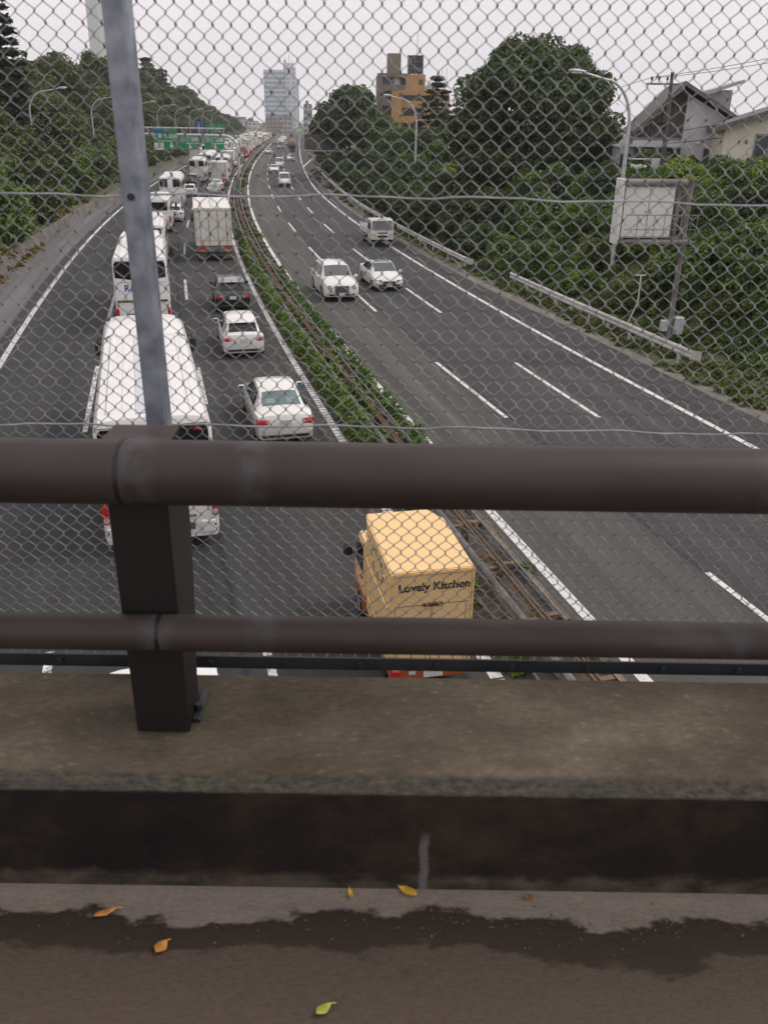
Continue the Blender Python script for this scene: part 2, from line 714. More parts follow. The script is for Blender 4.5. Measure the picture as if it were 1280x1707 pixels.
M_white_beam = mat('white_guard_beam', (.62, .61, .58), .5, var=.2, scale=1.5, c2=(.42, .4, .37))
M_rust = mat('rusty_steel', (.19, .115, .06), .8, c2=(.12, .09, .06), scale=3)
M_greybeam = mat('grey_guard_beam', (.24, .235, .22), .6, .2, c2=(.12, .11, .1), scale=2.5)
M_pole = mat('lamp_pole_paint', (.52, .53, .54), .5, .3, var=.12, scale=3)
M_lampglass = mat('lamp_lens', (.75, .75, .72), .2, var=.05)
M_lamphead = mat('lamp_head', (.55, .56, .57), .4, .2, var=.1)
M_bark = mat('bark', (.07, .055, .04), .9, var=.4, scale=6, bump=.5)
M_white = mat('white_paint', (.75, .74, .71), .35, var=.04, scale=1.5, coat=.3)
M_whitedirty = mat('weathered_white_paint', (.74, .72, .66), .5, c2=(.6, .57, .5), scale=.9, stretch=(1, 1, .35))
M_pearl = mat('pearl_white_paint', (.76, .75, .70), .25, var=.02, coat=.8)
M_black = mat('black_car_paint', (.012, .012, .014), .25, var=.1, coat=.9)
M_silver = mat('silver_car_paint', (.4, .41, .42), .3, .5, var=.05, coat=.6)
M_blue = mat('blue_car_paint', (.03, .05, .2), .3, var=.1, coat=.8)
M_red = mat('red_car_paint', (.4, .03, .03), .35, var=.1, coat=.6)
M_orange = mat('orange_truck_paint', (.55, .2, .05), .45, var=.1)
M_green_v = mat('dark_green_van_paint', (.02, .035, .03), .35, var=.1, coat=.6)
M_glass = mat('tinted_glass', (.012, .013, .015), .08, var=.05, spec=.6)
M_screen = mat('windscreen_glass', (.075, .09, .095), .06, var=.15, scale=1.2, spec=.8)  # base colour lifted to grey-blue in place of reflected sky
M_rearglass = mat('pale_rear_glass', (.12, .17, .165), .1, var=.25, scale=2, spec=.7)
M_tyre = mat('tyre_rubber', (.015, .015, .015), .85, var=.2)
M_rim = mat('wheel_rim', (.4, .41, .42), .35, .6, var=.1)
M_dark = mat('dark_trim', (.018, .018, .019), .6, var=.2)
M_chassis = mat('chassis_dark', (.02, .02, .02), .8, var=.3)
M_tail = mat('tail_lamp_red', (.55, .014, .016), .2, var=.2, scale=8, coat=.5)
M_taillit = emit_mat('lit_brake_lamp', (.9, .06, .05), 1.6)
M_amber = mat('amber_lamp', (.6, .22, .02), .3, var=.1)
M_clear = mat('clear_lamp', (.55, .57, .58), .12, var=.15, scale=9, coat=.5)
M_plate = mat('licence_plate', (.62, .63, .62), .45, var=.1, scale=12)
M_plateg = mat('green_licence_plate', (.06, .12, .06), .45, var=.2, scale=12)
M_grille = mat('dark_grille', (.07, .07, .07), .4, .5, var=.4, scale=30)
M_teal = mat('teal_mirror_glass', (.02, .2, .2), .15, var=.1)
M_grey_panel = mat('pale_grey_panel', (.56, .58, .6), .45, var=.05)
M_seam = mat('dark_seam', (.08, .07, .055), .7, var=.2)
M_bluetext = mat('blue_lettering', (.03, .05, .36), .4, var=.05)
M_sticker = mat('green_sticker', (.35, .6, .3), .5, var=.2, scale=14)
M_cream = mat('cream_yellow_paint', (.82, .56, .255), .45, var=.03, scale=1.5, coat=.1)
M_creamd = mat('cream_yellow_trim', (.74, .47, .19), .5, var=.05)
M_brick = mat('orange_red_paint', (.4, .10, .035), .45, var=.1, scale=3)
M_ink = mat('dark_brown_lettering', (.012, .009, .01), .5, var=.1)
M_handle = mat('maroon_handle', (.1, .02, .012), .4, var=.2)
M_boxcream = mat('ivory_cargo_paint', (.76, .745, .68), .5, c2=(.68, .655, .58), scale=.8, stretch=(1, 1, .3))
M_goldtrim = mat('gold_door_frame', (.42, .35, .2), .45, .3, var=.2)
M_sgreen = mat('sign_green', (.0, .25, .09), .5, var=.06)
M_sblue = mat('sign_blue', (.02, .12, .5), .5, var=.06)
M_swhite = mat('sign_white', (.72, .73, .72), .5, var=.04)
M_sback = mat('sign_back_grey_brown', (.2, .175, .15), .6, var=.2, scale=1)
M_yellow = mat('yellow_sign', (.7, .42, .03), .5, var=.1)
M_redsign = mat('red_sign', (.5, .03, .03), .5, var=.1)
M_stone = None

L_wood = leaf_mat('leaves_wood', (.024, .040, .014), (.085, .125, .034), (.16, .19, .05), .35)
L_dark = leaf_mat('leaves_dark_evergreen', (.022, .040, .018), (.062, .10, .034), (.11, .16, .05), .6)
L_conifer = leaf_mat('leaves_conifer', (.016, .030, .018), (.045, .068, .036), (.07, .10, .04), .6)
L_ivy = leaf_mat('leaves_bank', (.03, .06, .016), (.10, .18, .034), (.24, .34, .05), .7)
L_hedge = leaf_mat('leaves_hedge', (.026, .050, .016), (.08, .145, .03), (.18, .27, .045), .9)
L_lime = leaf_mat('leaves_lime', (.09, .15, .02), (.22, .31, .04), (.36, .42, .07), 1.2)
L_weed = leaf_mat('leaves_weed', (.035, .065, .016), (.10, .18, .034), (.20, .28, .045), 2.0)
L_dry = leaf_mat('leaves_dry_grass', (.09, .075, .03), (.22, .155, .05), (.36, .22, .055), 1.5)
L_verge = leaf_mat('leaves_verge', (.045, .065, .018), (.11, .145, .032), (.22, .22, .045), 1.2)

# ------------------------------------------------------------------ ground, carriageways and their paint
g = MB()
g.add([(-2600, -300, -.9), (2600, -300, -.9), (2600, 3600, -.9), (-2600, 3600, -.9)], [(0, 1, 2, 3)])
tag(g.build('ground', M_grass), kind='structure')

Y0, Y1 = -40, 640


def shoulder_left(y):
    return float(np.interp(y, [60, 95, 115, 170, 700], [-17.6, -16.9, -16.2, -16.0, -16.0]))


def edge_right(y):
    return float(np.interp(y, [0, 38, 53, 104, 135, 190, 700], [11.7, 11.5, 11.0, 10.7, 11.2, 13.6, 13.6]))


def white_right(y):
    return float(np.interp(y, [0, 35, 130, 200, 320, 700], [9.8, 9.5, 9.6, 10.6, 11.6, 11.6]))


mb = strip(lambda y: [(shoulder_left(y), 0), (-14.3, 0), (-10.4, 0), (-6.5, 0), (-2.2, 0)], Y0, Y1, 3)
tag(set_uv(mb.build('outbound_carriageway', M_asph_l), mb), kind='structure')
mb = strip(lambda y: [(-.45, 0), (3.1, 0), (6.3, 0), (9.5, 0), (edge_right(y), 0)], Y0, Y1, 3)
tag(set_uv(mb.build('inbound_carriageway', M_asph_r), mb), kind='structure')
mb = strip(lambda y: [(-2.25, -.03), (-1.4, .05), (-.4, -.03)], Y0, Y1, 4)
tag(mb.build('median_strip', M_soil, smooth=60), kind='structure')
mb = strip(lambda y: [(edge_right(y) - .02, -.012), (edge_right(y) + .55, .03), (edge_right(y) + .56, -.1)], Y0, Y1, 4)
tag(mb.build('roadside_gutter', M_gutter), kind='structure')


def bank_r(y):
    return float(np.interp(y, [30, 78, 105, 160, 700], [1, 1, .35, .25, .15]))


def zr(o, y):
    f = bank_r(y)
    e = edge_right(y) + .5
    return float(np.interp(o, [e, 13.6, 15.2, 24, 60], [.0, .12, .45, 4.6 * f + .2, 4.8 * f + .2]))


def zl(o, y):
    return float(np.interp(-o, [17.5, 20, 30, 60], [.55, .9, 3.0, 4.5]))


mb = strip(lambda y: [(o, zr(o, y)) for o in (edge_right(y) + .5, 13.6, 15.2, 17.5, 20, 22, 24, 30, 60, 160)], Y0, Y1, 5)
tag(mb.build('right_embankment', M_grass, smooth=60), kind='structure')
mb = strip(lambda y: [(o, zl(o, y)) for o in (-160, -60, -45, -30, -25, -20, shoulder_left(y) - .25)], Y0, Y1, 5)
tag(mb.build('left_embankment', M_grass, smooth=60), kind='structure')


def line_mesh(mb, off, w, ya, yb, z=.005, step=3.0):
    y = ya
    rows = []
    while True:
        o = off(y) if callable(off) else off
        rows.append((rp(o - w / 2, y, z), rp(o + w / 2, y, z)))
        if y >= yb:
            break
        y = min(yb, y + step)
    base = len(mb.v)
    for a, b in rows:
        mb.v += [tuple(a), tuple(b)]
    for i in range(len(rows) - 1):
        k = base + 2 * i
        mb.f.append((k, k + 1, k + 3, k + 2))
        mb.m.append(0)


mb = MB()
line_mesh(mb, -.1, .24, Y0, Y1)
line_mesh(mb, white_right, .22, Y0, Y1)
line_mesh(mb, lambda y: white_right(y) + (y - 196) * .07, .3, 196, 245)
# rumble lines: ribbed paint, bar after bar
for off, ye in ((-2.65, 70), (-14.15, 75)):
    y = -10.0
    while y < ye:
        line_mesh(mb, off, .24, y, y + .215, step=.3)
        y += .265
    line_mesh(mb, off, .22, ye, Y1)
tag(mb.build('edge_lines', M_line), kind='structure')
mb = MB()
for k in range(-1, 16):
    line_mesh(mb, 6.3, .16, yp(6.3, 27.6 + 17.1 * k), yp(6.3, 34.7 + 17.1 * k))
    line_mesh(mb, lambda y: float(np.interp(y, [14, 17, 27, 36, 50], [3.40, 3.36, 3.2, 3.05, 3.02])), .15, yp(3.08, 27.4 + 17.4 * k) - (.6 if k < 0 else 0), yp(3.08, 34.6 + 17.4 * k) - (.6 if k < 0 else 0), step=1.5)
tag(mb.build('inbound_lane_dashes', M_line), kind='structure')
mb = MB()
line_mesh(mb, -6.5, .16, yp(-6.5, 11.4), yp(-6.5, 13.4))
line_mesh(mb, -6.5, .15, yp(-6.5, 28.4), yp(-6.5, 33.2))
line_mesh(mb, -10.38, .16, yp(-10.38, 9.5), yp(-10.38, 13.2))
for k in range(0, 26):
    line_mesh(mb, -6.5, .16, yp(-6.5, 47.2 + 17.0 * k), yp(-6.5, 53.6 + 17.0 * k))
    line_mesh(mb, -10.38, .16, yp(-10.38, 25.3 + 17.0 * k), yp(-10.38, 33.2 + 17.0 * k))
tag(mb.build('outbound_lane_dashes', M_line_worn), kind='structure')

# expansion joints across the pale left shoulder
# ------------------------------------------------------------------ low concrete barrier on the left
mb = strip(lambda y: [(shoulder_left(y) + .12, -.02), (shoulder_left(y) + .05, .25), (shoulder_left(y) - .04, .82), (shoulder_left(y) - .26, .82), (shoulder_left(y) - .32, .3)], 20, 420, 4)
tag(mb.build('concrete_barrier', M_conc), 'long low stained concrete barrier edging the left shoulder below the wooded slope', 'barrier')

# ------------------------------------------------------------------ bridge: deck, parapet, railing, fence
DZ = 7.646


def deck_material():
    m, n, l, b = _new('wet_bridge_asphalt')
    t = n.new('ShaderNodeTexCoord')
    s = n.new('ShaderNodeSeparateXYZ')
    l.new(t.outputs['Object'], s.inputs[0])
    p = n.new('ShaderNodeMapping')
    p.inputs['Scale'].default_value = (1.0, 1.9, 1)
    l.new(t.outputs['Object'], p.inputs[0])
    z = n.new('ShaderNodeTexNoise')
    z.inputs['Scale'].default_value = 3.4
    z.inputs['Detail'].default_value = 9
    z.inputs['Roughness'].default_value = .62
    l.new(p.outputs[0], z.inputs['Vector'])
    a = n.new('ShaderNodeMath')
    a.operation = 'MULTIPLY_ADD'
    a.inputs[1].default_value = .26
    l.new(z.outputs['Fac'], a.inputs[0])
    l.new(s.outputs[1], a.inputs[2])
    mr = n.new('ShaderNodeMapRange')
    mr.inputs[1].default_value = 0.95 + .13
    mr.inputs[2].default_value = 1.21 + .13
    l.new(a.outputs[0], mr.inputs[0])
    r = n.new('ShaderNodeValToRGB')
    e = r.color_ramp.elements
    e[0].position = .0
    e[0].color = (.080, .059, .044, 1)
    e[1].position = 1
    e[1].color = (.23, .19, .158, 1)
    for q, c in ((.40, (.075, .055, .041)), (.45, (.034, .0245, .018)), (.685, (.028, .0205, .0155)), (.725, (.17, .14, .118))):
        k = e.new(q)
        k.color = (*c, 1)
    l.new(mr.outputs[0], r.inputs[0])
    g2 = n.new('ShaderNodeTexNoise')
    g2.inputs['Scale'].default_value = 230
    g2.inputs['Detail'].default_value = 5
    st = n.new('ShaderNodeMapping')
    st.inputs['Scale'].default_value = (.4, 1, 1)
    l.new(t.outputs['Object'], st.inputs[0])
    l.new(st.outputs[0], g2.inputs['Vector'])
    gm = n.new('ShaderNodeMapRange')
    gm.inputs[1].default_value = .3
    gm.inputs[2].default_value = .75
    gm.inputs[3].default_value = .84
    gm.inputs[4].default_value = 1.2
    l.new(g2.outputs['Fac'], gm.inputs[0])
    v = n.new('ShaderNodeVectorMath')
    v.operation = 'SCALE'
    l.new(r.outputs[0], v.inputs[0])
    l.new(gm.outputs[0], v.inputs['Scale'])
    l.new(v.outputs[0], b.inputs['Base Color'])
    b.inputs['Roughness'].default_value = .8
    b.inputs['Specular IOR Level'].default_value = .25
    bp = n.new('ShaderNodeBump')
    bp.inputs['Strength'].default_value = .35
    bp.inputs['Distance'].default_value = .004
    l.new(g2.outputs['Fac'], bp.inputs['Height'])
    l.new(bp.outputs[0], b.inputs['Normal'])
    return m


def parapet_material():
    m, n, l, b = _new('stained_shaded_parapet_concrete')
    t = n.new('ShaderNodeTexCoord')
    s = n.new('ShaderNodeSeparateXYZ')
    l.new(t.outputs['Object'], s.inputs[0])

    def noise(scale, stretch, detail=7, rough=.65):
        p = n.new('ShaderNodeMapping')
        p.inputs['Scale'].default_value = stretch
        l.new(t.outputs['Object'], p.inputs[0])
        z = n.new('ShaderNodeTexNoise')
        z.inputs['Scale'].default_value = scale
        z.inputs['Detail'].default_value = detail
        z.inputs['Roughness'].default_value = rough
        l.new(p.outputs[0], z.inputs['Vector'])
        return z.outputs['Fac']

    def ramp(src, stops):
        r = n.new('ShaderNodeValToRGB')
        e = r.color_ramp.elements
        e[0].position, e[0].color = stops[0][0], (*stops[0][1], 1)
        e[1].position, e[1].color = stops[-1][0], (*stops[-1][1], 1)
        for q, c in stops[1:-1]:
            k = e.new(q)
            k.color = (*c, 1)
        l.new(src, r.inputs[0])
        return r.outputs[0]

    def math_(op, a, b_=None, c=None):
        q = n.new('ShaderNodeMath')
        q.operation = op
        for i, w in enumerate((a, b_, c)):
            if w is None:
                continue
            if isinstance(w, (int, float)):
                q.inputs[i].default_value = w
            else:
                l.new(w, q.inputs[i])
        return q.outputs[0]

    def mix(f, a, c):
        q = n.new('ShaderNodeMix')
        q.data_type = 'RGBA'
        l.new(f, q.inputs[0])
        l.new(a, q.inputs[6])
        l.new(c, q.inputs[7])
        return q.outputs[2]
    big = noise(1.7, (1, 1.6, 1.5), 8, .6)
    fine = noise(95, (.5, 1, 1), 6, .72)
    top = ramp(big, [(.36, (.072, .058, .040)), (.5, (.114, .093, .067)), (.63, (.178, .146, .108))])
    speck = ramp(fine, [(.30, (.78, .78, .78)), (.50, (1, 1, 1)), (.61, (1.12, 1.12, 1.1)), (.69, (2.1, 2.05, 1.95))])
    mt = n.new('ShaderNodeMix')
    mt.data_type = 'RGBA'
    mt.blend_type = 'MULTIPLY'
    mt.inputs[0].default_value = 1
    edge = n.new('ShaderNodeMapRange')
    edge.inputs[1].default_value = 1.235
    edge.inputs[2].default_value = 1.36
    edge.inputs[3].default_value = 1.45
    edge.inputs[4].default_value = 0.92
    l.new(math_('MULTIPLY_ADD', math_('SUBTRACT', noise(5, (1, 1, 1), 6, .7), .5), .22, s.outputs[1]), edge.inputs[0])
    es = n.new('ShaderNodeVectorMath')
    es.operation = 'SCALE'
    l.new(top, es.inputs[0])
    l.new(edge.outputs[0], es.inputs['Scale'])
    top = es.outputs[0]
    l.new(top, mt.inputs[6])
    l.new(speck, mt.inputs[7])
    top = mt.outputs[2]
    # upright face painted dark as vehicle shade, lime bloom creeping up from the gutter
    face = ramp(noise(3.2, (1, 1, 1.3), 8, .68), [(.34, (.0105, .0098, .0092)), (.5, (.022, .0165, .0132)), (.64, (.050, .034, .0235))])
    lime = math_('MULTIPLY_ADD', noise(13, (1, 1, .8)), .07, s.outputs[2])
    limef = n.new('ShaderNodeMapRange')
    limef.inputs[1].default_value = DZ + .06
    limef.inputs[2].default_value = DZ + .078
    limef.inputs[3].default_value = .85
    limef.inputs[4].default_value = 0
    l.new(lime, limef.inputs[0])
    limec = ramp(noise(26, (.6, 1, 1)), [(.35, (.03, .024, .018)), (.65, (.11, .09, .068))])
    face = mix(limef.outputs[0], face, limec)
    # one pale dribble down the face
    dx = math_('ABSOLUTE', math_('ADD', math_('SUBTRACT', s.outputs[0], .086), math_('MULTIPLY', math_('SUBTRACT', noise(22, (0, 0, 1)), .5), .02)))
    f1 = n.new('ShaderNodeMapRange')
    f1.inputs[1].default_value = .005
    f1.inputs[2].default_value = .011
    f1.inputs[3].default_value = 1
    f1.inputs[4].default_value = 0
    l.new(dx, f1.inputs[0])
    f2 = n.new('ShaderNodeMapRange')
    f2.inputs[1].default_value = DZ + .15
    f2.inputs[2].default_value = DZ + .12
    l.new(s.outputs[2], f2.inputs[0])
    fd = math_('MULTIPLY', f1.outputs[0], f2.outputs[0])
    fd = math_('MULTIPLY', fd, math_('MULTIPLY_ADD', fine, 1.2, .1))
    rgb = n.new('ShaderNodeRGB')
    rgb.outputs[0].default_value = (.17, .165, .155, 1)
    face = mix(fd, face, rgb.outputs[0])
    # faces: upright below the chamfer take the shade-dark colour
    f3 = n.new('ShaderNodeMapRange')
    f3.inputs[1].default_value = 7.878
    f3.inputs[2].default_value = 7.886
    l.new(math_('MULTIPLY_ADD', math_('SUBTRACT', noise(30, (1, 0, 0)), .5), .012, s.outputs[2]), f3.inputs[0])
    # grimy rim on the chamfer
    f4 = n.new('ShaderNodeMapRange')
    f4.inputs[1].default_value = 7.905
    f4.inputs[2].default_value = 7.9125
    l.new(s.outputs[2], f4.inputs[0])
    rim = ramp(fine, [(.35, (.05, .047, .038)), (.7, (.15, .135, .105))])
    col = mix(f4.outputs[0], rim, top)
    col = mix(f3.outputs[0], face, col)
    l.new(col, b.inputs['Base Color'])
    b.inputs['Roughness'].default_value = .92
    b.inputs['Specular IOR Level'].default_value = .2
    bp = n.new('ShaderNodeBump')
    bp.inputs['Strength'].default_value = .6
    bp.inputs['Distance'].default_value = .006
    l.new(fine, bp.inputs['Height'])
    l.new(bp.outputs[0], b.inputs['Normal'])
    return m


mb = MB()
mb.box(-14, 14, -7, 1.2, 7.2, DZ)
tag(mb.build('bridge_deck', deck_material()), kind='structure')
# parapet: front face, chamfer with a slightly ragged arris, flat top, back face
rng = np.random.default_rng(3)
mb = MB()
rings = []
for x in np.concatenate([[-14], np.arange(-2.2, 2.21, .02), [14]]):
    j = rng.normal(0, .0016)
    k = rng.normal(0, .0016)
    rings.append([(x, 1.2005, 6.4), (x, 1.2005, 7.882 + k), (x, 1.2225 + j, 7.913 + j * .2), (x, 1.40, 7.9138), (x, 1.519, 7.9125), (x, 1.53, 7.89), (x, 1.53, 6.4)])
mb.loft(rings)
tag(mb.build('parapet', parapet_material()), 'low mossy concrete bridge parapet with shade-painted front face under the brown railing', 'parapet')


def brown_paint():
    m = mat('brown_rail_paint', (.054, .041, .035), .52, c2=(.036, .0275, .0235), scale=7, stretch=(.5, 1, 1), spec=.35)  # brown lowered to stand in for shade from the vehicle alongside
    n, l, b = m.node_tree.nodes, m.node_tree.links, m.node_tree.nodes['Principled BSDF']
    src = b.inputs['Base Color'].links[0].from_socket
    t = n.new('ShaderNodeTexCoord')
    p = n.new('ShaderNodeMapping')
    p.inputs['Scale'].default_value = (3.2, 9, 9)
    p.inputs['Location'].default_value = (2.1, .3, .9)
    l.new(t.outputs['Object'], p.inputs[0])
    z = n.new('ShaderNodeTexNoise')
    z.inputs['Scale'].default_value = 1.1
    z.inputs['Detail'].default_value = 5
    l.new(p.outputs[0], z.inputs['Vector'])
    f = n.new('ShaderNodeMapRange')
    f.inputs[1].default_value = .62
    f.inputs[2].default_value = .72
    f.inputs[4].default_value = .5
    l.new(z.outputs['Fac'], f.inputs[0])
    q = n.new('ShaderNodeMix')
    q.data_type = 'RGBA'
    l.new(f.outputs[0], q.inputs[0])
    l.new(src, q.inputs[6])
    q.inputs[7].default_value = (.085, .075, .08, 1)
    # hand-worn grey patches by the joints
    sx = n.new('ShaderNodeSeparateXYZ')
    l.new(t.outputs['Object'], sx.inputs[0])
    tot = None
    for xc_, w_ in ((.02, .04), (.21, .035), (1.05, .035)):
        a1 = n.new('ShaderNodeMath')
        a1.operation = 'SUBTRACT'
        l.new(sx.outputs[0], a1.inputs[0])
        a1.inputs[1].default_value = xc_
        a2 = n.new('ShaderNodeMath')
        a2.operation = 'ABSOLUTE'
        l.new(a1.outputs[0], a2.inputs[0])
        a3 = n.new('ShaderNodeMapRange')
        a3.inputs[1].default_value = w_
        a3.inputs[2].default_value = w_ * .3
        l.new(a2.outputs[0], a3.inputs[0])
        if tot is None:
            tot = a3.outputs[0]
        else:
            a4 = n.new('ShaderNodeMath')
            a4.operation = 'ADD'
            l.new(tot, a4.inputs[0])
            l.new(a3.outputs[0], a4.inputs[1])
            tot = a4.outputs[0]
    pn = n.new('ShaderNodeTexNoise')
    pn.inputs['Scale'].default_value = 30
    pn.inputs['Detail'].default_value = 6
    l.new(t.outputs['Object'], pn.inputs['Vector'])
    pm_ = n.new('ShaderNodeMapRange')
    pm_.inputs[1].default_value = .35
    pm_.inputs[2].default_value = .6
    pm_.inputs[4].default_value = .42
    l.new(pn.outputs['Fac'], pm_.inputs[0])
    pf = n.new('ShaderNodeMath')
    pf.operation = 'MULTIPLY'
    l.new(tot, pf.inputs[0])
    l.new(pm_.outputs[0], pf.inputs[1])
    q2 = n.new('ShaderNodeMix')
    q2.data_type = 'RGBA'
    l.new(pf.outputs[0], q2.inputs[0])
    l.new(q.outputs[2], q2.inputs[6])
    q2.inputs[7].default_value = (.10, .095, .105, 1)
    q = q2
    l.new(q.outputs[2], b.inputs['Base Color'])
    return m


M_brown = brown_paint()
M_brownpost_shaded = mat('brown_post_paint_shaded', (.0095, .008, .0072), .5, var=.2, scale=6)  # darker copy of the rail brown, with the post's shade in its colour
M_wear = mat('grey_worn_paint', (.085, .08, .085), .5, var=.35, scale=25, stretch=(1, 3, 3))
rail = empty('bridge_railing', (-.422, 1.328, 7.9135), 0, 'brown tubular two-rail bridge railing on the concrete parapet in the foreground', 'railing')
PZ = 7.9135
for name, zc, r, jx in (('top_rail', 8.467, .0545, -.43), ('lower_rail', 8.155, .0335, -.40)):
    mb = MB()
    mb.tube([(-6, -.02, zc - PZ), (6.8, -.02, zc - PZ)], r, 40)
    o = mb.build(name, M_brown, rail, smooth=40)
    mb = MB()
    mb.tube([(jx + .422 - .0035, -.02, zc - PZ), (jx + .422 + .0035, -.02, zc - PZ)], r + .0009, 40)
    mb.build('rail_joint', M_brownpost_shaded, o, smooth=40)
for k, px_ in enumerate((0, 2.0, -2.0)):
    mb = MB()
    # curved-back post: H-shaped section seen from the front as a flat plate with a web behind
    side = [(.008, .0), (.008, .583), (.09, .583), (.155, .47), (.155, .36), (.125, .17), (.098, .06), (.098, .0)]
    mb.bbox(px_ - .0515, px_ + .0515, -.001, .012, .0, .52, .003)
    mb.prism(side, 'x', px_ + .037, px_ + .0495)
    mb.prism(side, 'x', px_ - .0495, px_ - .037)
    p_ = mb.build('post', M_brownpost_shaded, rail, smooth=30)
    mb = MB()
    mb.bbox(px_ - .058, px_ + .058, .0, .105, .584, .594, .003)
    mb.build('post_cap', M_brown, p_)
    mb = MB()
    mb.bbox(px_ + .0495, px_ + .066, .03, .13, .0, .01, .002)
    mb.tube([(px_ + .058, .06, .01), (px_ + .058, .06, .024)], .008, 6)
    mb.build('base_bracket', M_angle, p_)

fence = empty('chain_link_fence', (-.43, 1.56, 7.6), 0, 'galvanised chain-link fence on the outer edge of the bridge parapet', 'fence')
FX, FY, FZ = -.43, 1.56, 7.6
mb = MB()
PW, PH, WR = .0302, .0322, .00098
zb, zt = 7.915, 9.62
nzig = int((zt - zb) / (PH / 2))
x0 = -2.3
ns = int(4.6 / (PW / 2))
prof = [(math.cos(a), math.sin(a)) for a in (0, 1.2566, 2.5133, 3.7699, 5.0265)]
fv, ff = [], []
rng = np.random.default_rng(11)
for s_ in range(int(4.6 / (PW / 2))):
    xc = x0 + s_ * PW / 2
    base = len(fv)
    for i in range(nzig + 1):
        sx = 1 if (i + s_) % 2 else -1
        z = zb + i * PH / 2
        # strands bend round their neighbours: flat spiral, front leg and back leg
        x = xc + sx * (PW / 4 + .0009) + .004 * math.sin(z * 3.1 + .5) + .002 * math.sin(xc * 9)
        for e, dz in ((-1, -.0017), (1, .0017)):
            yy = .0022 * e * (1 if i % 2 else -1)
            for a, c in prof:
                fv.append((x - FX + WR * a, .012 + yy + WR * c * .7, z + dz + WR * c * .7 - FZ))
    n5 = (nzig + 1) * 2
    for i in range(n5 - 1):
        for k in range(5):
            j = (k + 1) % 5
            ff.append((base + i * 5 + k, base + i * 5 + j, base + i * 5 + 5 + j, base + i * 5 + 5 + k))
mb.v, mb.f, mb.m = fv, ff, [0] * len(ff)
mb.build('wire_mesh', M_wire, fence, smooth=60)
for px_ in (0, 2.0, -2.0):
    mb = MB()
    mb.bbox(px_ - .0185, px_ + .0215, -.042, .0, -.3, 2.4, .005)
    fp = mb.build('fence_post', M_post, fence, smooth=30)
    for zz in (8.88, 8.461):
        mb = MB()
        mb.tube([(px_ - .002, -.046, zz - FZ), (px_ - .002, -.041, zz - FZ)], .006, 8)
        mb.build('bolt', M_angle, fp)
for zz in (8.88, 8.461):
    mb = MB()
    pts = []
    for i in range(121):
        x = -2.3 + i * 4.6 / 120
        pts.append((x - FX, .0075 + .0018 * math.sin(i * 1.7), zz - FZ + .0022 * math.sin(i * .9) + .003 * math.sin(i * .13) - .0008 * (i % 3)))
    mb.tube(pts, .0018, 6)
    mb.build('tension_wire', M_tens, fence, smooth=60)
mb = MB()
mb.prism([(-.002, .3035), (-.002, .334), (.003, .334), (.003, .3035)], 'x', -5, 5)
bf = mb.build('bottom_angle', M_angle, fence)
mb = MB()
mb.tube([(0, -.010, .319), (0, .0, .319)], .0085, 6)
b0 = mb.build('bolt', M_angle, bf)
for i in range(-16, 17):
    b_ = b0 if i == -16 else b0.copy()
    if i > -16:
        C.objects.link(b_)
    b_.location = (i * .165 + .055, 0, 0)

# fallen leaves on the deck


def fallen_leaf(x, y, rz, L, W, m, label, curl=.006):
    mb = MB()
    rows = []
    for i in range(9):
        t = i / 8
        w = W * math.sin(math.pi * (t ** .8)) * .5 + .0008
        z = .003 + curl * abs(t - .5) * 2
        rows.append([(-w, (t - .5) * L, z + w * .5), (0, (t - .5) * L, z), (w, (t - .5) * L, z + w * .5)])
    mb.loft(rows, caps=False)
    mb.tube([(0, L * .5, .003 + curl), (.003, L * .75, .006)], .0009, 5)
    o = mb.build('fallen_leaf', m, None, 60, (x, y, DZ))
    o.rotation_euler = (0, 0, rz)
    sm = o.modifiers.new('thick', 'SOLIDIFY')
    sm.thickness = .0006
    return tag(o, label, 'leaf')


M_lo = mat('leaf_orange', (.55, .24, .06), .5, var=.25, scale=60)
M_ly = mat('leaf_yellow', (.62, .36, .05), .5, var=.2, scale=60)
M_lg = mat('leaf_yellow_green', (.36, .38, .06), .5, var=.2, scale=60)
M_lb = mat('leaf_brown', (.28, .12, .04), .6, var=.3, scale=60)
for a in ((-.507, 1.131, -1.1, .034, .009, M_lo, 'slim orange fallen leaf on the pale gutter strip below the bridge post'),
          (.055, 1.191, 1.0, .036, .013, M_ly, 'yellow-orange fallen leaf against the foot of the black parapet face'),
          (-.386, 1.06, -.5, .022, .017, M_lo, 'broad orange fallen leaf on the wet asphalt left of centre'),
          (-.088, .947, -.9, .024, .012, M_lg, 'yellow-green fallen leaf lying nearest the camera on the asphalt'),
          (-.053, 1.182, .3, .018, .007, M_ly, 'small crumpled mustard fallen leaf at the foot of the parapet'),
          (.288, 1.180, 1.3, .014, .008, M_lb, 'small brown fallen leaf on the pale gutter right of centre')):
    fallen_leaf(a[0], a[1], a[2], a[3] * 1.25, a[4] * 1.25, *a[5:])

# ------------------------------------------------------------------ vehicles (local: +Y forward, origin on the ground at the middle)


def wheel(root, x, y, r, w, side):
    mb = MB()
    rings = []
    for t, rr in ((-.5, r * .9), (-.42, r), (.42, r), (.5, r * .9)):
        rings.append([(x + t * w, y + rr * math.cos(a), r + rr * math.sin(a)) for a in [2 * math.pi * k / 20 for k in range(20)]])
    mb.loft(rings, closed=True)
    o = mb.build('wheel', M_tyre, root, smooth=45)
    mb = MB()
    xs = x + side * (w * .5 + .004)
    mb.tube([(xs - side * .03, y, r), (xs, y, r)], r * .62, 14)
    mb.build('rim', M_rim, o)
    return o


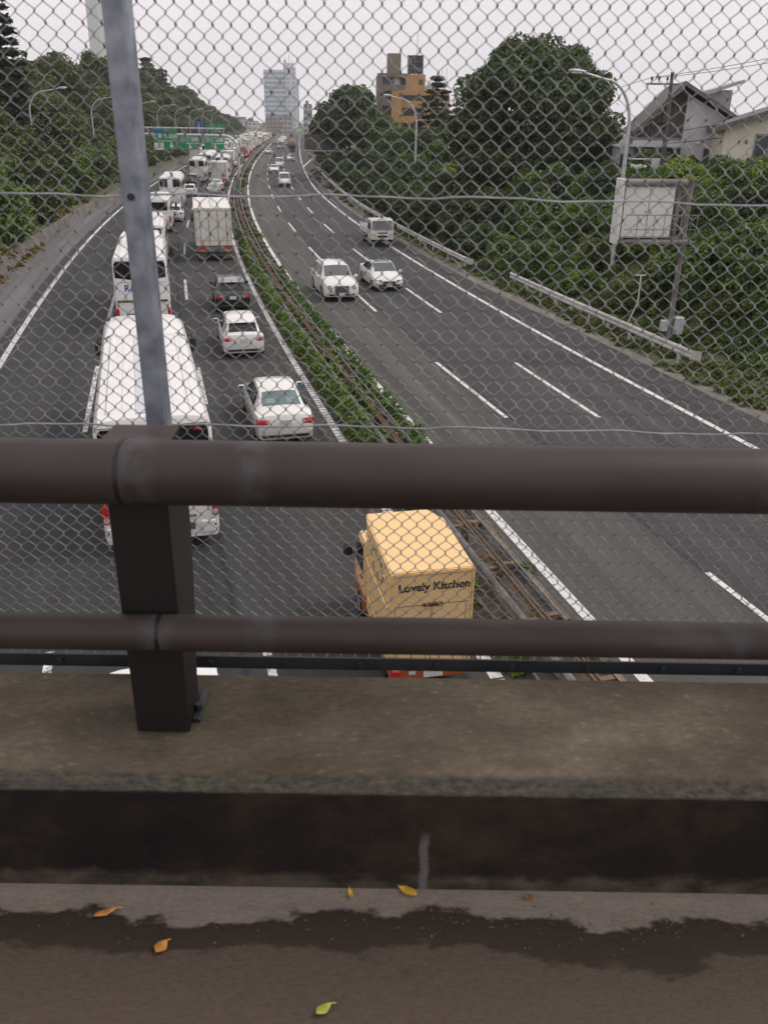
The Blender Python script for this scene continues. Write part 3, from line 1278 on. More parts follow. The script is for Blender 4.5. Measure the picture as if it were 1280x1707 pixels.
CAR = {
    # y, z bottom, z belt, z top, half width body, half width top (all in units of L, H, H, H, W/2, W/2)
    'sedan': [(-.5, .30, .55, .58, .80, .66), (-.483, .18, .66, .69, .93, .74), (-.38, .14, .665, .715, .99, .76), (-.345, .14, .665, .725, 1, .76), (-.19, .14, .64, .955, 1, .66), (-.02, .14, .625, 1, 1, .66), (.10, .14, .62, .975, 1, .65), (.275, .14, .60, .675, 1, .78), (.43, .15, .535, .58, .97, .76), (.485, .18, .44, .47, .88, .70), (.5, .26, .38, .40, .80, .62)],
    'wagon': [(-.5, .28, .52, .56, .84, .72), (-.488, .17, .62, .66, .95, .80), (-.462, .14, .65, .70, .985, .80), (-.405, .14, .64, .955, 1, .69), (-.18, .14, .63, 1, 1, .70), (.10, .14, .61, .975, 1, .68), (.28, .14, .59, .67, 1, .80), (.43, .15, .53, .575, .97, .78), (.487, .18, .43, .46, .88, .70), (.5, .26, .36, .39, .80, .64)],
    'suv': [(-.5, .28, .50, .54, .84, .72), (-.488, .17, .62, .66, .95, .80), (-.46, .14, .65, .70, .99, .80), (-.39, .14, .65, .95, 1, .70), (-.16, .14, .64, 1, 1, .72), (.09, .14, .63, .98, 1, .70), (.27, .14, .62, .685, 1, .82), (.44, .15, .58, .625, .98, .80), (.488, .17, .48, .52, .93, .76), (.5, .24, .42, .45, .86, .70)],
    'van': [(-.5, .22, .50, .56, .90, .82), (-.492, .14, .53, .90, .97, .82), (-.47, .12, .54, .985, 1, .84), (-.1, .12, .54, 1, 1, .86), (.24, .12, .53, .985, 1, .84), (.40, .12, .50, .60, 1, .84), (.475, .13, .42, .47, .96, .80), (.495, .16, .34, .37, .92, .74), (.5, .22, .28, .30, .86, .70)],
}


def car(name, kind, L, W, H, paint, label, front=True, rear=True, roof_glass=False, opts=()):
    root = empty(name, label=label, cat='van' if kind == 'van' else 'car')
    st = CAR[kind]
    rings = []
    for y, z0, zbelt, zt, wb, wt in st:
        w, t = wb * W / 2, wt * W / 2
        Z = lambda q: q * H
        half = [(w * .86, Z(z0)), (w * .975, Z(z0) + .07), (w, Z(z0) * .45 + Z(zbelt) * .55), (w * .985, Z(zbelt) - .05), (w * .955, Z(zbelt)), (t, Z(zt) - .028), (t * .80, Z(zt)), (0, Z(zt) + .018)]
        rings.append([(-a, y * L, z) for a, z in half] + [(a, y * L, z) for a, z in reversed(half[:-1])])
    mb = MB()
    mb.loft(rings)
    # loft caps follow the rings; floor
    n = len(rings[0])
    for i in range(len(rings) - 1):
        mb.f.append((i * n, i * n + n, i * n + 2 * n - 1, i * n + n - 1))
        mb.m.append(0)
    body = mb.build('body', paint, root, smooth=34)
    iR = {'sedan': (3, 4), 'wagon': (2, 3), 'suv': (2, 3), 'van': (1, 2)}[kind]
    iS = {'sedan': (4, 6), 'wagon': (3, 5), 'suv': (3, 5), 'van': (2, 4)}[kind]
    iF = {'sedan': (6, 7), 'wagon': (5, 6), 'suv': (5, 6), 'van': (4, 5)}[kind]
    top = slice(5, 10)
    # windscreen, rear window
    A, B = rings[iF[0]][top], rings[iF[1]][top]
    mb = MB()
    mb.panel(B[::-1], A[::-1], .03, .97, .06, .93, mi=0, nu=8, nv=3)
    mb.build('windscreen', M_screen, root, smooth=50)
    A, B = rings[iR[0]][top], rings[iR[1]][top]
    mb = MB()
    if kind == 'van':
        A = [(p[0], p[1] - .0, H * .56) for p in A]
    mb.panel(A, B, .06, .94, .10, .90, nu=8, nv=3)
    mb.build('rear_window', M_rearglass if 'paleglass' in opts else M_glass, root, smooth=50)
    # side glass: belt line to roof edge, two panes, plus the corner behind
    for sgn in (-1, 1):
        bi, ti = (4, 5) if sgn < 0 else (10, 9)
        lo = [rings[i][bi] for i in range(iR[0], iF[1] + 1)]
        hi = [rings[i][ti] for i in range(iR[0], iF[1] + 1)]
        if kind in ('wagon', 'suv', 'sedan'):
            hi = [Vector(lo[0]).lerp(Vector(hi[0]), .6)] + hi[1:-1] + [Vector(lo[-1]).lerp(Vector(hi[-1]), .5)]
        spans = ((.10, .50), (.53, .86)) if kind == 'sedan' else ((.05, .26), (.29, .58), (.61, .90)) if kind in ('wagon', 'suv', 'van') else ()
        for u0, u1 in spans:
            mb = MB()
            if sgn < 0:
                mb.panel(lo[::-1], hi[::-1], 1 - u1, 1 - u0, .14, .86, off=.010)
            else:
                mb.panel(lo, hi, u0, u1, .14, .86, off=.010)
            mb.build('side_window', M_glass, root, smooth=50)
        # door mirror
        mb = MB()
        ym = st[iF[0]][0] * L * .35 + st[iF[1]][0] * L * .65
        x = sgn * (W / 2 - .03)
        zb_ = st[iF[0]][2] * H
        mb.bbox(x + (0 if sgn > 0 else -.2), x + (.2 if sgn > 0 else 0), ym - .04, ym + .07, zb_ + .0, zb_ + .15, .03)
        mm = mb.build('door_mirror', M_black if paint is M_black else paint, root)
        mb = MB()
        mb.box(min(x + sgn * .03, x + sgn * .18), max(x + sgn * .03, x + sgn * .18), ym - .05, ym - .036, zb_ + .02, zb_ + .13)
        mb.build('mirror_glass', M_teal if 'teal' in opts else M_dark, mm)
        # door seams and handles
        for q in ((-.16, .02, .17) if kind != 'van' else (-.1, .2)):
            mb = MB()
            mb.box(sgn * (W / 2) - .004, sgn * (W / 2) + .004, q * L - .006, q * L + .006, .28 * H, .6 * H)
            mb.build('door_gap', M_seam, body)
        r_ = .205 * H if kind != 'van' else .165 * H
        if kind == 'suv':
            r_ = .215 * H
        for yw in (-.30, .315):
            # dark arch round the tyre
            mb = MB()
            xw = sgn * (W / 2 - .12)
            mb.tube([(xw, yw * L, r_ * 1.02), (sgn * (W / 2 + .003), yw * L, r_ * 1.02)], r_ * 1.17, 22)
            mb.build('wheel_arch', M_dark, body)
            wheel(root, sgn * (W / 2 - .095), yw * L, r_, .21, sgn)
    zr_ = st[1][2] * H
    yb = -L / 2
    lampm = M_taillit if 'brake' in opts else M_tail
    for sgn in (-1, 1):
        if kind == 'van':
            mb = MB()
            mb.bbox(sgn * W * .46 - .07, sgn * W * .46 + .07, yb - .005, yb + .12, H * .36, H * .62, .03)
            mb.build('tail_lamp', lampm, root)
        else:
            k_ = H / 1.47
            xi, xo = W * (.27 if kind == 'sedan' else .285), W * .478
            z0_, z1_ = zr_ - .235 * k_, zr_ - .055 * k_
            if kind != 'sedan':
                z0_, z1_ = zr_ - .20 * k_, zr_ - .035 * k_
            mb = MB()
            rr_ = []
            for x_, ya_, yb_, f0, f1 in ((xi, .006, .10, .30, .86), (xi + .30 * (xo - xi), -.012, .10, .12, .95), (xi + .75 * (xo - xi), .008, .14, .0, 1.0), (xo, .075, .22, .02, 1.0), (xo + .012, .17, .26, .25, .95)):
                za_, zc_ = z0_ + (z1_ - z0_) * f0, z0_ + (z1_ - z0_) * f1
                rr_.append([(sgn * x_, yb + ya_, za_), (sgn * x_, yb + ya_ - .012, (za_ + zc_) / 2), (sgn * x_, yb + ya_ + .02, zc_), (sgn * x_, yb + yb_, zc_), (sgn * x_, yb + yb_, za_)])
            mb.loft(rr_, closed=True)
            o_ = mb.build('tail_lamp', lampm, root, smooth=45)
            mb = MB()
            mb.bbox(min(sgn * (xi + .03), sgn * (xi + .12)), max(sgn * (xi + .03), sgn * (xi + .12)), yb - .022, yb + .05, z0_ + .07 * k_, z0_ + .115 * k_, .01)
            mb.build('lens', M_clear, o_)
        # front lamps
        yf = L / 2
        zf = st[-2][2] * H
        if 'roundlamps' in opts:
            mb = MB()
            mb.tube([(sgn * W * .345, yf - .22, zf - .03), (sgn * W * .345, yf + .012, zf - .05)], .105, 16)
            o = mb.build('headlight', M_dark, root)
            mb = MB()
            mb.tube([(sgn * W * .345, yf - .05, zf - .045), (sgn * W * .345, yf + .02, zf - .05)], .08, 14)
            mb.build('lens', M_clear, o)
        elif kind == 'van':
            mb = MB()
            mb.bbox(sgn * W * .37 - .16, sgn * W * .37 + .16, yf - .22, yf - .006, zf - .10, zf + .09, .05)
            mb.build('headlight', M_clear, root)
        else:
            mb = MB()
            mb.prism([(sgn * W * .25, yf - .075), (sgn * W * .42, yf - .15), (sgn * W * .462, yf - .32), (sgn * W * .40, yf - .24)], 'z', zf - .17, zf + .03)
            mb.v = [(p[0], p[1] + .085, p[2] + (.03 if abs(p[0]) > W * .43 else 0)) for p in mb.v]
            o = mb.build('headlight', M_dark, root)
            mb = MB()
            mb.prism([(sgn * W * .29, yf - .03), (sgn * W * .415, yf - .075), (sgn * W * .44, yf - .2), (sgn * W * .38, yf - .15)], 'z', zf - .14, zf + .034)
            mb.v = [(p[0], p[1] + .02, p[2]) for p in mb.v]
            mb.build('lens', M_clear, o)
    # plates, bumper undersides, grille
    mb = MB()
    zp = zr_ - .13 * (H / 1.46) if kind != 'van' else H * .34
    mb.box(-.165, .165, yb - .018, yb + .06, zp - .115, zp + .05)
    mb.build('rear_plate', M_plate, root)
    mb = MB()
    mb.bbox(-W * .40, W * .40, yb - .012, yb + .1, st[0][1] * H - .10, st[0][1] * H - .005, .02)
    mb.build('bumper_underside', M_dark if paint is not M_black else M_dark, root)
    mb = MB()
    zf = st[-1][2] * H
    g0, g1 = (.30, .37) if kind == 'van' else (.24, .40)
    gh = {'suv': .15, 'van': .06}.get(kind, .11)
    zg = st[-1][2] * H - .01
    if 'biggrille' in opts:
        gh, zg = .20, zg + .03
    mb.bbox(-W * .20 if 'biggrille' in opts else -W * .22, W * .20 if 'biggrille' in opts else W * .22, yf - .05, yf + .012, zg - gh * 1.6, zg + gh * .6, .02)
    gr = mb.build('grille', M_grille, root)
    if 'star' in opts:
        mb = MB()
        mb.box(-W * .21, W * .21, yf + .008, yf + .022, zg - .045, zg - .025)
        mb.tube([(0, yf, zg - .035), (0, yf + .024, zg - .035)], .07, 16)
        mb.build('grille_bar', M_rim, gr)
    if 'biggrille' in opts:
        mb = MB()
        for q in np.linspace(-.19, .19, 15):
            mb.box(W * q - .006, W * q + .006, yf + .008, yf + .02, zg - gh * 1.55, zg + gh * .55)
        mb.build('grille_bar', M_rim, gr)
    mb = MB()
    mb.bbox(-W * .36, W * .36, yf - .06, yf + .006, st[-1][1] * H - .07, st[-1][1] * H + .045, .02)
    for sgn in (-1, 1):
        mb.bbox(sgn * W * .35 - .13, sgn * W * .35 + .13, yf - .12, yf - .01, st[-1][1] * H + .0, st[-1][1] * H + .14, .03)
    mb.build('lower_intake', M_dark, root)
    mb = MB()
    mb.box(-.165, .165, yf + .01, yf + .025, zg - gh * 1.6 - .07, zg - gh * 1.6 + .08)
    mb.build('front_plate', M_plate, root)
    if roof_glass:
        A, B = rings[iS[0]][6:9], rings[iS[1]][6:9]
        mb = MB()
        mb.panel([rings[i][6] for i in range(iS[0], iS[1] + 1)], [rings[i][8] for i in range(iS[0], iS[1] + 1)], .04, .98, .04, .96, off=-.012, nu=6, nv=4)
        mb.v = [(p[0], p[1], p[2] + .012) for p in mb.v]
        mb.build('roof_glass', M_glass, root, smooth=50)
    if 'railsroof' in opts:
        for sgn in (-1, 1):
            mb = MB()
            pts = [(sgn * W * .315, y * L, zt * H + .035) for y, a, b_, zt, c, d in st[iS[0]:iS[1] + 1]]
            mb.tube(pts, .018, 6)
            mb.build('roof_rail', M_rim, root)
    if 'spoiler' in opts:
        y0_ = st[iR[1]][0] * L
        mb = MB()
        mb.bbox(-W * .33, W * .33, y0_ - .14, y0_ + .1, st[iR[1]][3] * H - .005, st[iR[1]][3] * H + .035, .015)
        mb.build('spoiler', paint, root)
    # aerial fin
    mb = MB()
    yq = st[iS[0]][0] * L + .15
    mb.prism([(yq, 0), (yq + .16, 0), (yq + .03, .075)], 'x', -.018, .018)
    mb.v = [(p[0], p[1], p[2] + st[iS[0]][3] * H + .02) for p in mb.v]
    mb.build('aerial', paint, root)
    if 'shelf' in opts:
        # head restraints seen through the back glass as pale shapes
        A, B = rings[iR[0]][top], rings[iR[1]][top]
        for u0, u1 in ((.16, .36), (.64, .84)):
            mb = MB()
            mb.panel(A, B, u0, u1, .22, .48, off=.0135, nu=3, nv=2)
            mb.build('head_restraint', mat('head_restraint_teal', (.2, .3, .29), .3) if 'head_restraint_teal' not in MATS else MATS['head_restraint_teal'], root)
    return root


def put(o, off, y, way=1):
    p = rp(off, yp(off, y))
    o.location = (p.x, p.y, 0)
    o.rotation_euler = (0, 0, heading(y) + (0 if way > 0 else math.pi))
    return o


def relabel(o, label, group=None):
    o['label'] = label
    if group:
        o['group'] = group
    return o


def recolour(o, old, new):
    """give a copy its own paint"""
    for ch in o.children:
        if ch.type == 'MESH' and any(m is old for m in ch.data.materials):
            ch.data = ch.data.copy()
            for i, m in enumerate(ch.data.materials):
                if m is old:
                    ch.data.materials[i] = new
    return o


def bus(name, L, W, H, label, coach=False, text=None, opts=()):
    root = empty(name, label=label, cat='bus')
    h = W / 2
    rings = []
    zb_ = .30
    zl0 = .32 if coach else 0
    for y, sw, zt in ((-L / 2, .955, H - .16), (-L / 2 + .05, .985, H - .06), (-L / 2 + .22, 1, H), (-L * .2, 1, H), (L * .3, 1, H), (L / 2 - .9, 1, H - .02), (L / 2 - .35, .985, H - .18), (L / 2 - .08, .96, H - .55), (L / 2, .93, H - 1.1)):
        w = h * sw
        half = [(w * .97, zb_), (w, zb_ + .12), (w, 1.25), (w * .985, zt - .42), (w * .95, zt - .16), (w * .88, zt - .045), (w * .6, zt), (0, zt + .03)]
        rings.append([(-a, y, z) for a, z in half] + [(a, y, z) for a, z in reversed(half[:-1])])
    mb = MB()
    mb.loft(rings)
    n = len(rings[0])
    for i in range(len(rings) - 1):
        mb.f.append((i * n, i * n + n, i * n + 2 * n - 1, i * n + n - 1))
        mb.m.append(0)
    body = mb.build('body', M_white, root, smooth=32)
    yb = -L / 2
    # rear windows: black panes either side of a white centre post
    if 'fullglass' in opts:
        spans = ((-.40 * W, .40 * W),)
    else:
        spans = ((-.455 * W, -.115 * W), (.115 * W, .455 * W))
    wt_, wl_ = H - .26, H - 1.02
    for a, b in spans:
        mb = MB()
        s_ = 1 if a > 0 else -1
        xo, xi = (b, a) if a > 0 else (a, b)
        if 'fullglass' in opts:
            poly = [(a, wl_ + .1), (b, wl_ + .1), (b * .96, wt_), (a * .96, wt_)]
        else:
            poly = [(xi, wl_ - .06), (xo, wl_ + .06), (xo, wt_ - .1), (xo - s_ * .07, wt_), (xi, wt_)]
        mb.prism(poly, 'y', yb - .012, yb + .2)
        wdw = mb.build('rear_window', M_glass, root)
        if 'hilamps' in opts:
            mb = MB()
            mb.bbox(xo - s_ * .22 - .09, xo - s_ * .22 + .09, yb - .02, yb - .008, wt_ - .13, wt_ - .07, .01)
            mb.build('high_lamp', M_tail, wdw)
    if 'sticker' in opts:
        mb = MB()
        mb.tube([(.27 * W, yb - .006, wl_ + .14), (.27 * W, yb - .018, wl_ + .14)], .085, 14)
        mb.build('sticker', M_sticker, root)
    # grooves and flaps on the rear panel
    for z in (H - .235, wl_ - .16):
        mb = MB()
        mb.box(-.45 * W, .45 * W, yb - .004, yb + .1, z - .008, z + .008)
        mb.build('panel_gap', M_seam, body)
    if coach:
        mb = MB()
        mb.bbox(-.46 * W, .46 * W, yb - .03, yb + .1, 1.36, 1.46, .02)
        mb.build('rear_vent', M_seam, root)
    if text:
        text_mesh('lettering', text, .42, M_bluetext, root, Matrix.Translation((-.31 * W, yb - .012, wl_ - .42)) @ Matrix.Rotation(R(90), 4, 'X'), bold=.006, align='LEFT')
    for s_ in (-1, 1):
        # tail lamp towers of three lamps each
        mb = MB()
        mb.bbox(s_ * W * .465 - .075, s_ * W * .465 + .075, yb - .02, yb + .14, .78 - zl0, 1.42 - zl0, .03)
        tl = mb.build('tail_lamp', M_tail, root)
        for z in (.9 - zl0, 1.1 - zl0, 1.3 - zl0):
            mb = MB()
            mb.tube([(s_ * W * .465, yb - .016, z), (s_ * W * .465, yb - .035, z)], .062, 14)
            mb.build('lens', M_tail if z > 1 - zl0 else M_clear, tl)
        mb = MB()
        mb.bbox(s_ * W * .40 - .2, s_ * W * .40 + .18, yb - .035, yb + .2, .36, .72, .05)
        bp_ = mb.build('bumper_corner', M_white, root, smooth=30)
        mb = MB()
        mb.tube([(s_ * W * .46, yb - .03, .58), (s_ * W * .46, yb - .04, .58)], .025, 10)
        mb.build('reflector', M_dark, bp_)
        # side windows in one dark band cut by posts
        npn = max(3, int(L / 1.35))
        for k in range(npn):
            a = -L / 2 + .35 + k * (L - .95) / npn
            b = a + (L - .95) / npn - .07
            mb = MB()
            x = s_ * h
            mb.prism([(a, H - 1.2), (b, H - 1.2), (b, H - .47), (a, H - .47)], 'x', x * .982, x * .982 + s_ * .028)
            mb.build('side_window', M_glass, root)
        for yw in ((-L * .5 + 2.1, L * .5 - 2.0) if L > 8 else (-L * .5 + 1.5, L * .5 - 1.3)):
            mb = MB()
            mb.tube([(s_ * (h - .3), yw, .48), (s_ * (h + .002), yw, .48)], .56, 22)
            mb.build('wheel_arch', M_dark, body)
            wheel(root, s_ * (h - .135), yw, .47, .27, s_)
        # mirror on a curved arm by the front corner
        mb = MB()
        mb.tube([(s_ * (h - .05), L / 2 - .3, H - .75), (s_ * (h + .22), L / 2 + .02, H - .8), (s_ * (h + .25), L / 2 + .02, H - .95)], .022, 6)
        arm = mb.build('mirror_arm', M_dark, root)
        mb = MB()
        mb.bbox(s_ * (h + .25) - .10, s_ * (h + .25) + .10, L / 2 - .04, L / 2 + .1, H - 1.36, H - .9, .04)
        mb.build('mirror', M_dark, arm)
    mb = MB()
    mb.bbox(-.36, -.36 + .33, yb - .02, yb, .60, .76, .01) if 'plate_left' in opts else mb.bbox(.12 * W - .165 + .25, .12 * W + .165 + .25, yb - .02, yb, .50, .665, .01)
    mb.build('rear_plate', M_plateg, root)
    mb = MB()
    mb.box(.08 * W, .08 * W + .55, yb - .008, yb + .05, .80, .86)
    mb.build('louvre', M_greybeam, root)
    mb = MB()
    mb.box(-.08 * W - .55, -.08 * W, yb - .008, yb + .05, .80, .86)
    mb.build('louvre', M_greybeam, root)
    # windscreen and front end
    mb = MB()
    mb.panel([rings[7][i] for i in range(3, 12)][::-1], [rings[6][i] for i in range(3, 12)][::-1], .05, .95, .05, .9, nu=8, nv=2)
    mb.build('windscreen', M_screen, root, smooth=50)
    mb = MB()
    mb.bbox(-h * .8, h * .8, L / 2 - .06, L / 2 + .02, H - 1.95, H - 1.1, .03)
    mb.build('windscreen_lower', M_glass, root)
    for s_ in (-1, 1):
        mb = MB()
        mb.bbox(s_ * h * .7 - .18, s_ * h * .7 + .18, L / 2 - .1, L / 2 + .015, .65, .85, .04)
        mb.build('headlight', M_clear, root)
    # roof furniture: long ribs, pale middle panels, air-conditioner hood, cross seams
    zt = H + .012
    for s_ in (-1, 1):
        for k, (o_, w_, z_) in enumerate(((.215, .07, .024), (.345, .07, .022))):
            mb = MB()
            mb.bbox(s_ * W * o_ - w_, s_ * W * o_ + w_, -L * .475, L * .19, H - .06, H + z_, .02)
            mb.build('roof_rib', M_white, root)
    mb = MB()
    mb.bbox(-.125 * W, .125 * W, -L * .485, L * .19, H - .02, H + .036, .01)
    mb.build('roof_panel', M_grey_panel, root)
    mb = MB()
    rr = []
    for y, s_, z in ((L * .19, .90, .02), (L * .205, .86, .13), (L * .30, .84, .15), (L * .40, .80, .13), (L * .44, .74, .03)):
        w = h * s_
        rr.append([(-w, y, H - .10), (-w * .95, y, H + z * .7), (-w * .75, y, H + z), (0, y, H + z + .02), (w * .75, y, H + z), (w * .95, y, H + z * .7), (w, y, H - .10)])
    mb.loft(rr)
    ac = mb.build('roof_unit', M_white, root, smooth=35)
    mb = MB()
    mb.tube([(-h * .9, L * .185, H - .06), (-h * .8, L * .19, H + .03), (-h * .5, L * .2, H + .045), (h * .5, L * .2, H + .045), (h * .8, L * .19, H + .03), (h * .9, L * .185, H - .06)], .012, 6)
    mb.build('roof_seam', M_seam, root)
    mb = MB()
    mb.bbox(-.3, .3, L * .31, L * .36, H + .14, H + .19, .02)
    mb.build('roof_vent', M_grey_panel, ac)
    for x in (-.5, .5):
        mb = MB()
        mb.bbox(x - .28, x + .28, L * .425, L * .425 + .2, H + .0, H + .045, .03)
        mb.build('roof_vent', M_seam, ac)
    return root


def box_truck(name, L, W, H, label, paint_box, opts=(), cab_paint=None):
    cab_paint = cab_paint or M_white
    root = empty(name, label=label, cat='truck')
    h = W / 2
    yb = -L / 2
    cabL = 1.75
    bz = 1.05 if H > 3 else .85
    bx1 = L / 2 - cabL - .15
    mb = MB()
    mb.bbox(-h, h, yb, bx1, bz, H, .03)
    box = mb.build('cargo_box', paint_box, root)
    if 'rearframe' in opts:
        mb = MB()
        for x in (-h + .03, h - .03):
            mb.box(x - .035, x + .035, yb - .012, yb + .01, bz + .02, H - .02)
        mb.box(-h + .07, h - .07, yb - .012, yb + .01, H - .16, H - .06)
        mb.box(-h + .07, h - .07, yb - .012, yb + .01, bz + .02, bz + .30)
        fr = mb.build('rear_frame', M_boxcream, root)
        mb = MB()
        for x in (-h + .085, h - .085):
            mb.box(x - .012, x + .012, yb - .022, yb, bz + .34, H - .18)
        mb.box(-h + .1, h - .1, yb - .022, yb, bz + .32, bz + .345)
        mb.box(-h + .1, h - .1, yb - .022, yb, H - .185, H - .16)
        mb.build('door_frame', M_goldtrim, root)
        for x in (-.5, -.17, .17, .5):
            mb = MB()
            mb.tube([(x * W * .72, yb - .035, bz + .05), (x * W * .72, yb - .035, H - .08)], .017, 6)
            for z in (.2, .5, .8):
                mb.bbox(x * W * .72 - .05, x * W * .72 + .05, yb - .05, yb - .005, bz + (H - bz) * z - .02, bz + (H - bz) * z + .02, .008)
            mb.build('lock_bar', M_greybeam, root)
        mb = MB()
        mb.box(-h + .16, -h + .42, yb - .016, yb, H - .30, H - .24)
        mb.build('badge', M_dark, root)
        # wing-roof hinge down the middle of the top
        mb = MB()
        mb.bbox(-.13, .13, yb + .3, bx1 - .2, H - .01, H + .045, .02)
        mb.build('roof_hinge', M_grey_panel, root)
        for s_ in (-1, 1):
            mb = MB()
            mb.bbox(s_ * h - .05, s_ * h + .02, yb + .02, bx1, H - .05, H + .03, .02)
            mb.build('roof_edge', M_boxcream, root)
    # chassis, bumper with lamps, mud flaps
    mb = MB()
    mb.box(-.45, .45, yb + .2, L / 2 - .4, .55, bz)
    mb.box(-h + .1, h - .1, yb + .1, yb + .3, bz - .12, bz)
    mb.build('chassis', M_chassis, root)
    mb = MB()
    mb.bbox(-h + .03, h - .03, yb + .02, yb + .16, bz - .42, bz - .04, .02)
    bm = mb.build('rear_bumper', M_greybeam if 'rearframe' in opts else M_dark, root)
    for s_ in (-1, 1):
        x = s_ * (h - .38)
        mb = MB()
        mb.bbox(x - .26, x + .26, yb - .0, yb + .05, bz - .20, bz - .07, .015)
        tl = mb.build('tail_lamp', M_tail, root)
        mb = MB()
        mb.bbox(x - s_ * .36 - .08, x - s_ * .36 + .08, yb - .0, yb + .05, bz - .22, bz - .05, .012)
        mb.build('indicator', M_amber, tl)
        mb = MB()
        mb.bbox(x - .2, x + .2, yb + .0, yb + .04, bz - .40, bz - .27, .015)
        mb.build('side_marker', M_amber if 'rearframe' in opts else M_clear, root)
        mb = MB()
        mb.box(x - .3, x + .3, yb + .45, yb + .47, .12, .62)
        mb.build('mud_flap', M_greybeam, root)
        for yw in (yb + 1.0, yb + 2.1) if L > 8 else (yb + 1.2,):
            wheel(root, s_ * (h - .26), yw, .46 if L > 7 else .38, .46, s_)
        wheel(root, s_ * (h - .17), L / 2 - 1.2, .46 if L > 7 else .38, .27, s_)
        mb = MB()
        mb.tube([(s_ * h * .93, L / 2 - .3, 2.2), (s_ * (h + .2), L / 2 - .15, 2.15)], .02, 6)
        mb.bbox(s_ * (h + .2) - .09, s_ * (h + .2) + .09, L / 2 - .2, L / 2 - .08, 1.6, 2.1, .03)
        mb.build('mirror', M_dark, root)
    mb = MB()
    mb.box(-.02, .31, yb - .01, yb + .02, bz - .42, bz - .26)
    mb.build('rear_plate', M_plateg, root)
    # cab
    ch = min(H - .35, 2.55)
    prof = [(L / 2 - cabL, .5), (L / 2 - .02, .5), (L / 2, .8), (L / 2 - .03, 1.25), (L / 2 - .32, ch - .12), (L / 2 - .5, ch), (L / 2 - cabL, ch)]
    rings = []
    for x, s_ in ((-h * .97, .96), (-h * .93, 1), (h * .93, 1), (h * .97, .96)):
        rings.append([(x, L / 2 - cabL / 2 + (y - L / 2 + cabL / 2) * s_, .5 + (z - .5) * s_) for y, z in prof])
    mb = MB()
    mb.loft(rings, closed=True)
    mb.build('cab', cab_paint, root, smooth=30)
    mb = MB()
    mb.panel([(h * .86, L / 2 - .04, 1.3), (-h * .86, L / 2 - .04, 1.3)], [(h * .82, L / 2 - .31, ch - .16), (-h * .82, L / 2 - .31, ch - .16)], 0, 1, 0, 1, off=.015)
    mb.build('windscreen', M_screen, root)
    for s_ in (-1, 1):
        mb = MB()
        mb.prism([(L / 2 - 1.35, 1.35), (L / 2 - .22, 1.35), (L / 2 - .42, ch - .2), (L / 2 - 1.35, ch - .2)], 'x', s_ * h * .95, s_ * h * .985)
        mb.build('side_window', M_glass, root)
        mb = MB()
        mb.bbox(s_ * h * .72 - .2, s_ * h * .72 + .2, L / 2 - .1, L / 2 + .012, .78, .95, .03)
        mb.build('headlight', M_clear, root)
    mb = MB()
    mb.bbox(-h * .5, h * .5, L / 2 - .1, L / 2 + .012, .98, 1.14, .02)
    mb.bbox(-h * .8, h * .8, L / 2 - .1, L / 2 + .02, .42, .66, .02)
    mb.build('grille', M_dark, root)
    return root
# ------------------------------------------------------------------ the food truck under the railing
ft = empty('food_truck', label='cream-yellow food truck lettered Lovely Kitchen directly below the bridge railing', cat='truck')
hW = .705
mb = MB()
plan = [(-hW, -1.7), (hW, -1.7), (hW, .22), (hW - .20, .66), (-hW + .06, .66), (-hW, .34)]
mb.prism(plan, 'z', .56, 2.385)
mb.prism([(-hW + .03, -1.67), (hW - .03, -1.67), (hW - .03, .21), (hW - .22, .63), (-hW + .08, .63), (-hW + .03, .32)], 'z', 2.385, 2.40)
kb = mb.build('kitchen_box', M_cream, ft)
# edge mouldings
mb = MB()
for x in (-hW + .02, hW - .02):
    mb.bbox(x - .026, x + .026, -1.722, -1.69, .56, 2.38, .01)
mb.bbox(-hW + .045, hW - .045, -1.718, -1.69, 2.32, 2.378, .01)
mb.build('corner_moulding', M_creamd, kb)
# rear doors: seam, split, handle
mb = MB()
mb.box(-hW + .08, hW - .08, -1.704, -1.68, 1.755, 1.767)
mb.box(-.006, .006, -1.704, -1.68, .60, 1.755)
mb.box(-hW + .08, -hW + .088, -1.704, -1.68, .60, 1.755)
mb.box(hW - .12, hW - .112, -1.704, -1.68, .60, 1.755)
mb.build('door_gap', M_seam, kb)
mb = MB()
mb.bbox(-.16, .18, -1.735, -1.69, 1.735, 1.80, .012)
mb.build('rear_handle', M_handle, ft)
t = text_mesh('lettering', 'Lovely Kitchen', .205, M_ink, ft, Matrix.Translation((.035, -1.705, 2.10)) @ Matrix.Rotation(R(90), 4, 'X'), bold=.0045)
wd = max(v.co.x for v in t.data.vertices) - min(v.co.x for v in t.data.vertices)
for v in t.data.vertices:
    v.co.x = .03 + (v.co.x - .035) * 1.20 / wd
# serving side: awning bars, logo wreath
x = -hW
for (y0, z0, y1, z1, r) in ((-1.60, 1.70, .25, 1.70, .022), (-1.55, 2.16, -1.30, 2.16, .02), (.02, 2.16, .26, 2.16, .02), (-1.2, .98, .1, .98, .016)):
    mb = MB()
    mb.tube([(x - .03, y0, z0), (x - .03, y1, z1)], r, 10)
    for yy in (y0 + .04, y1 - .04):
        mb.tube([(x + .01, yy, z0), (x - .03, yy, z0)], r * .7, 8)
    mb.build('awning_bar', M_cream, ft, smooth=50)
mb = MB()
yc, zc = -.62, 2.0
rng = np.random.default_rng(5)
for k in range(7):
    a = .3 + k * 5.6 / 7
    q = [(x - .004, yc + (.45 + .05 * math.sin(3 * t)) * math.cos(a + t * .5), zc + (.20 + .03 * math.cos(4 * t)) * math.sin(a + t * .5)) for t in np.linspace(0, 1.3, 8)]
    mb.tube(q, .008, 5)
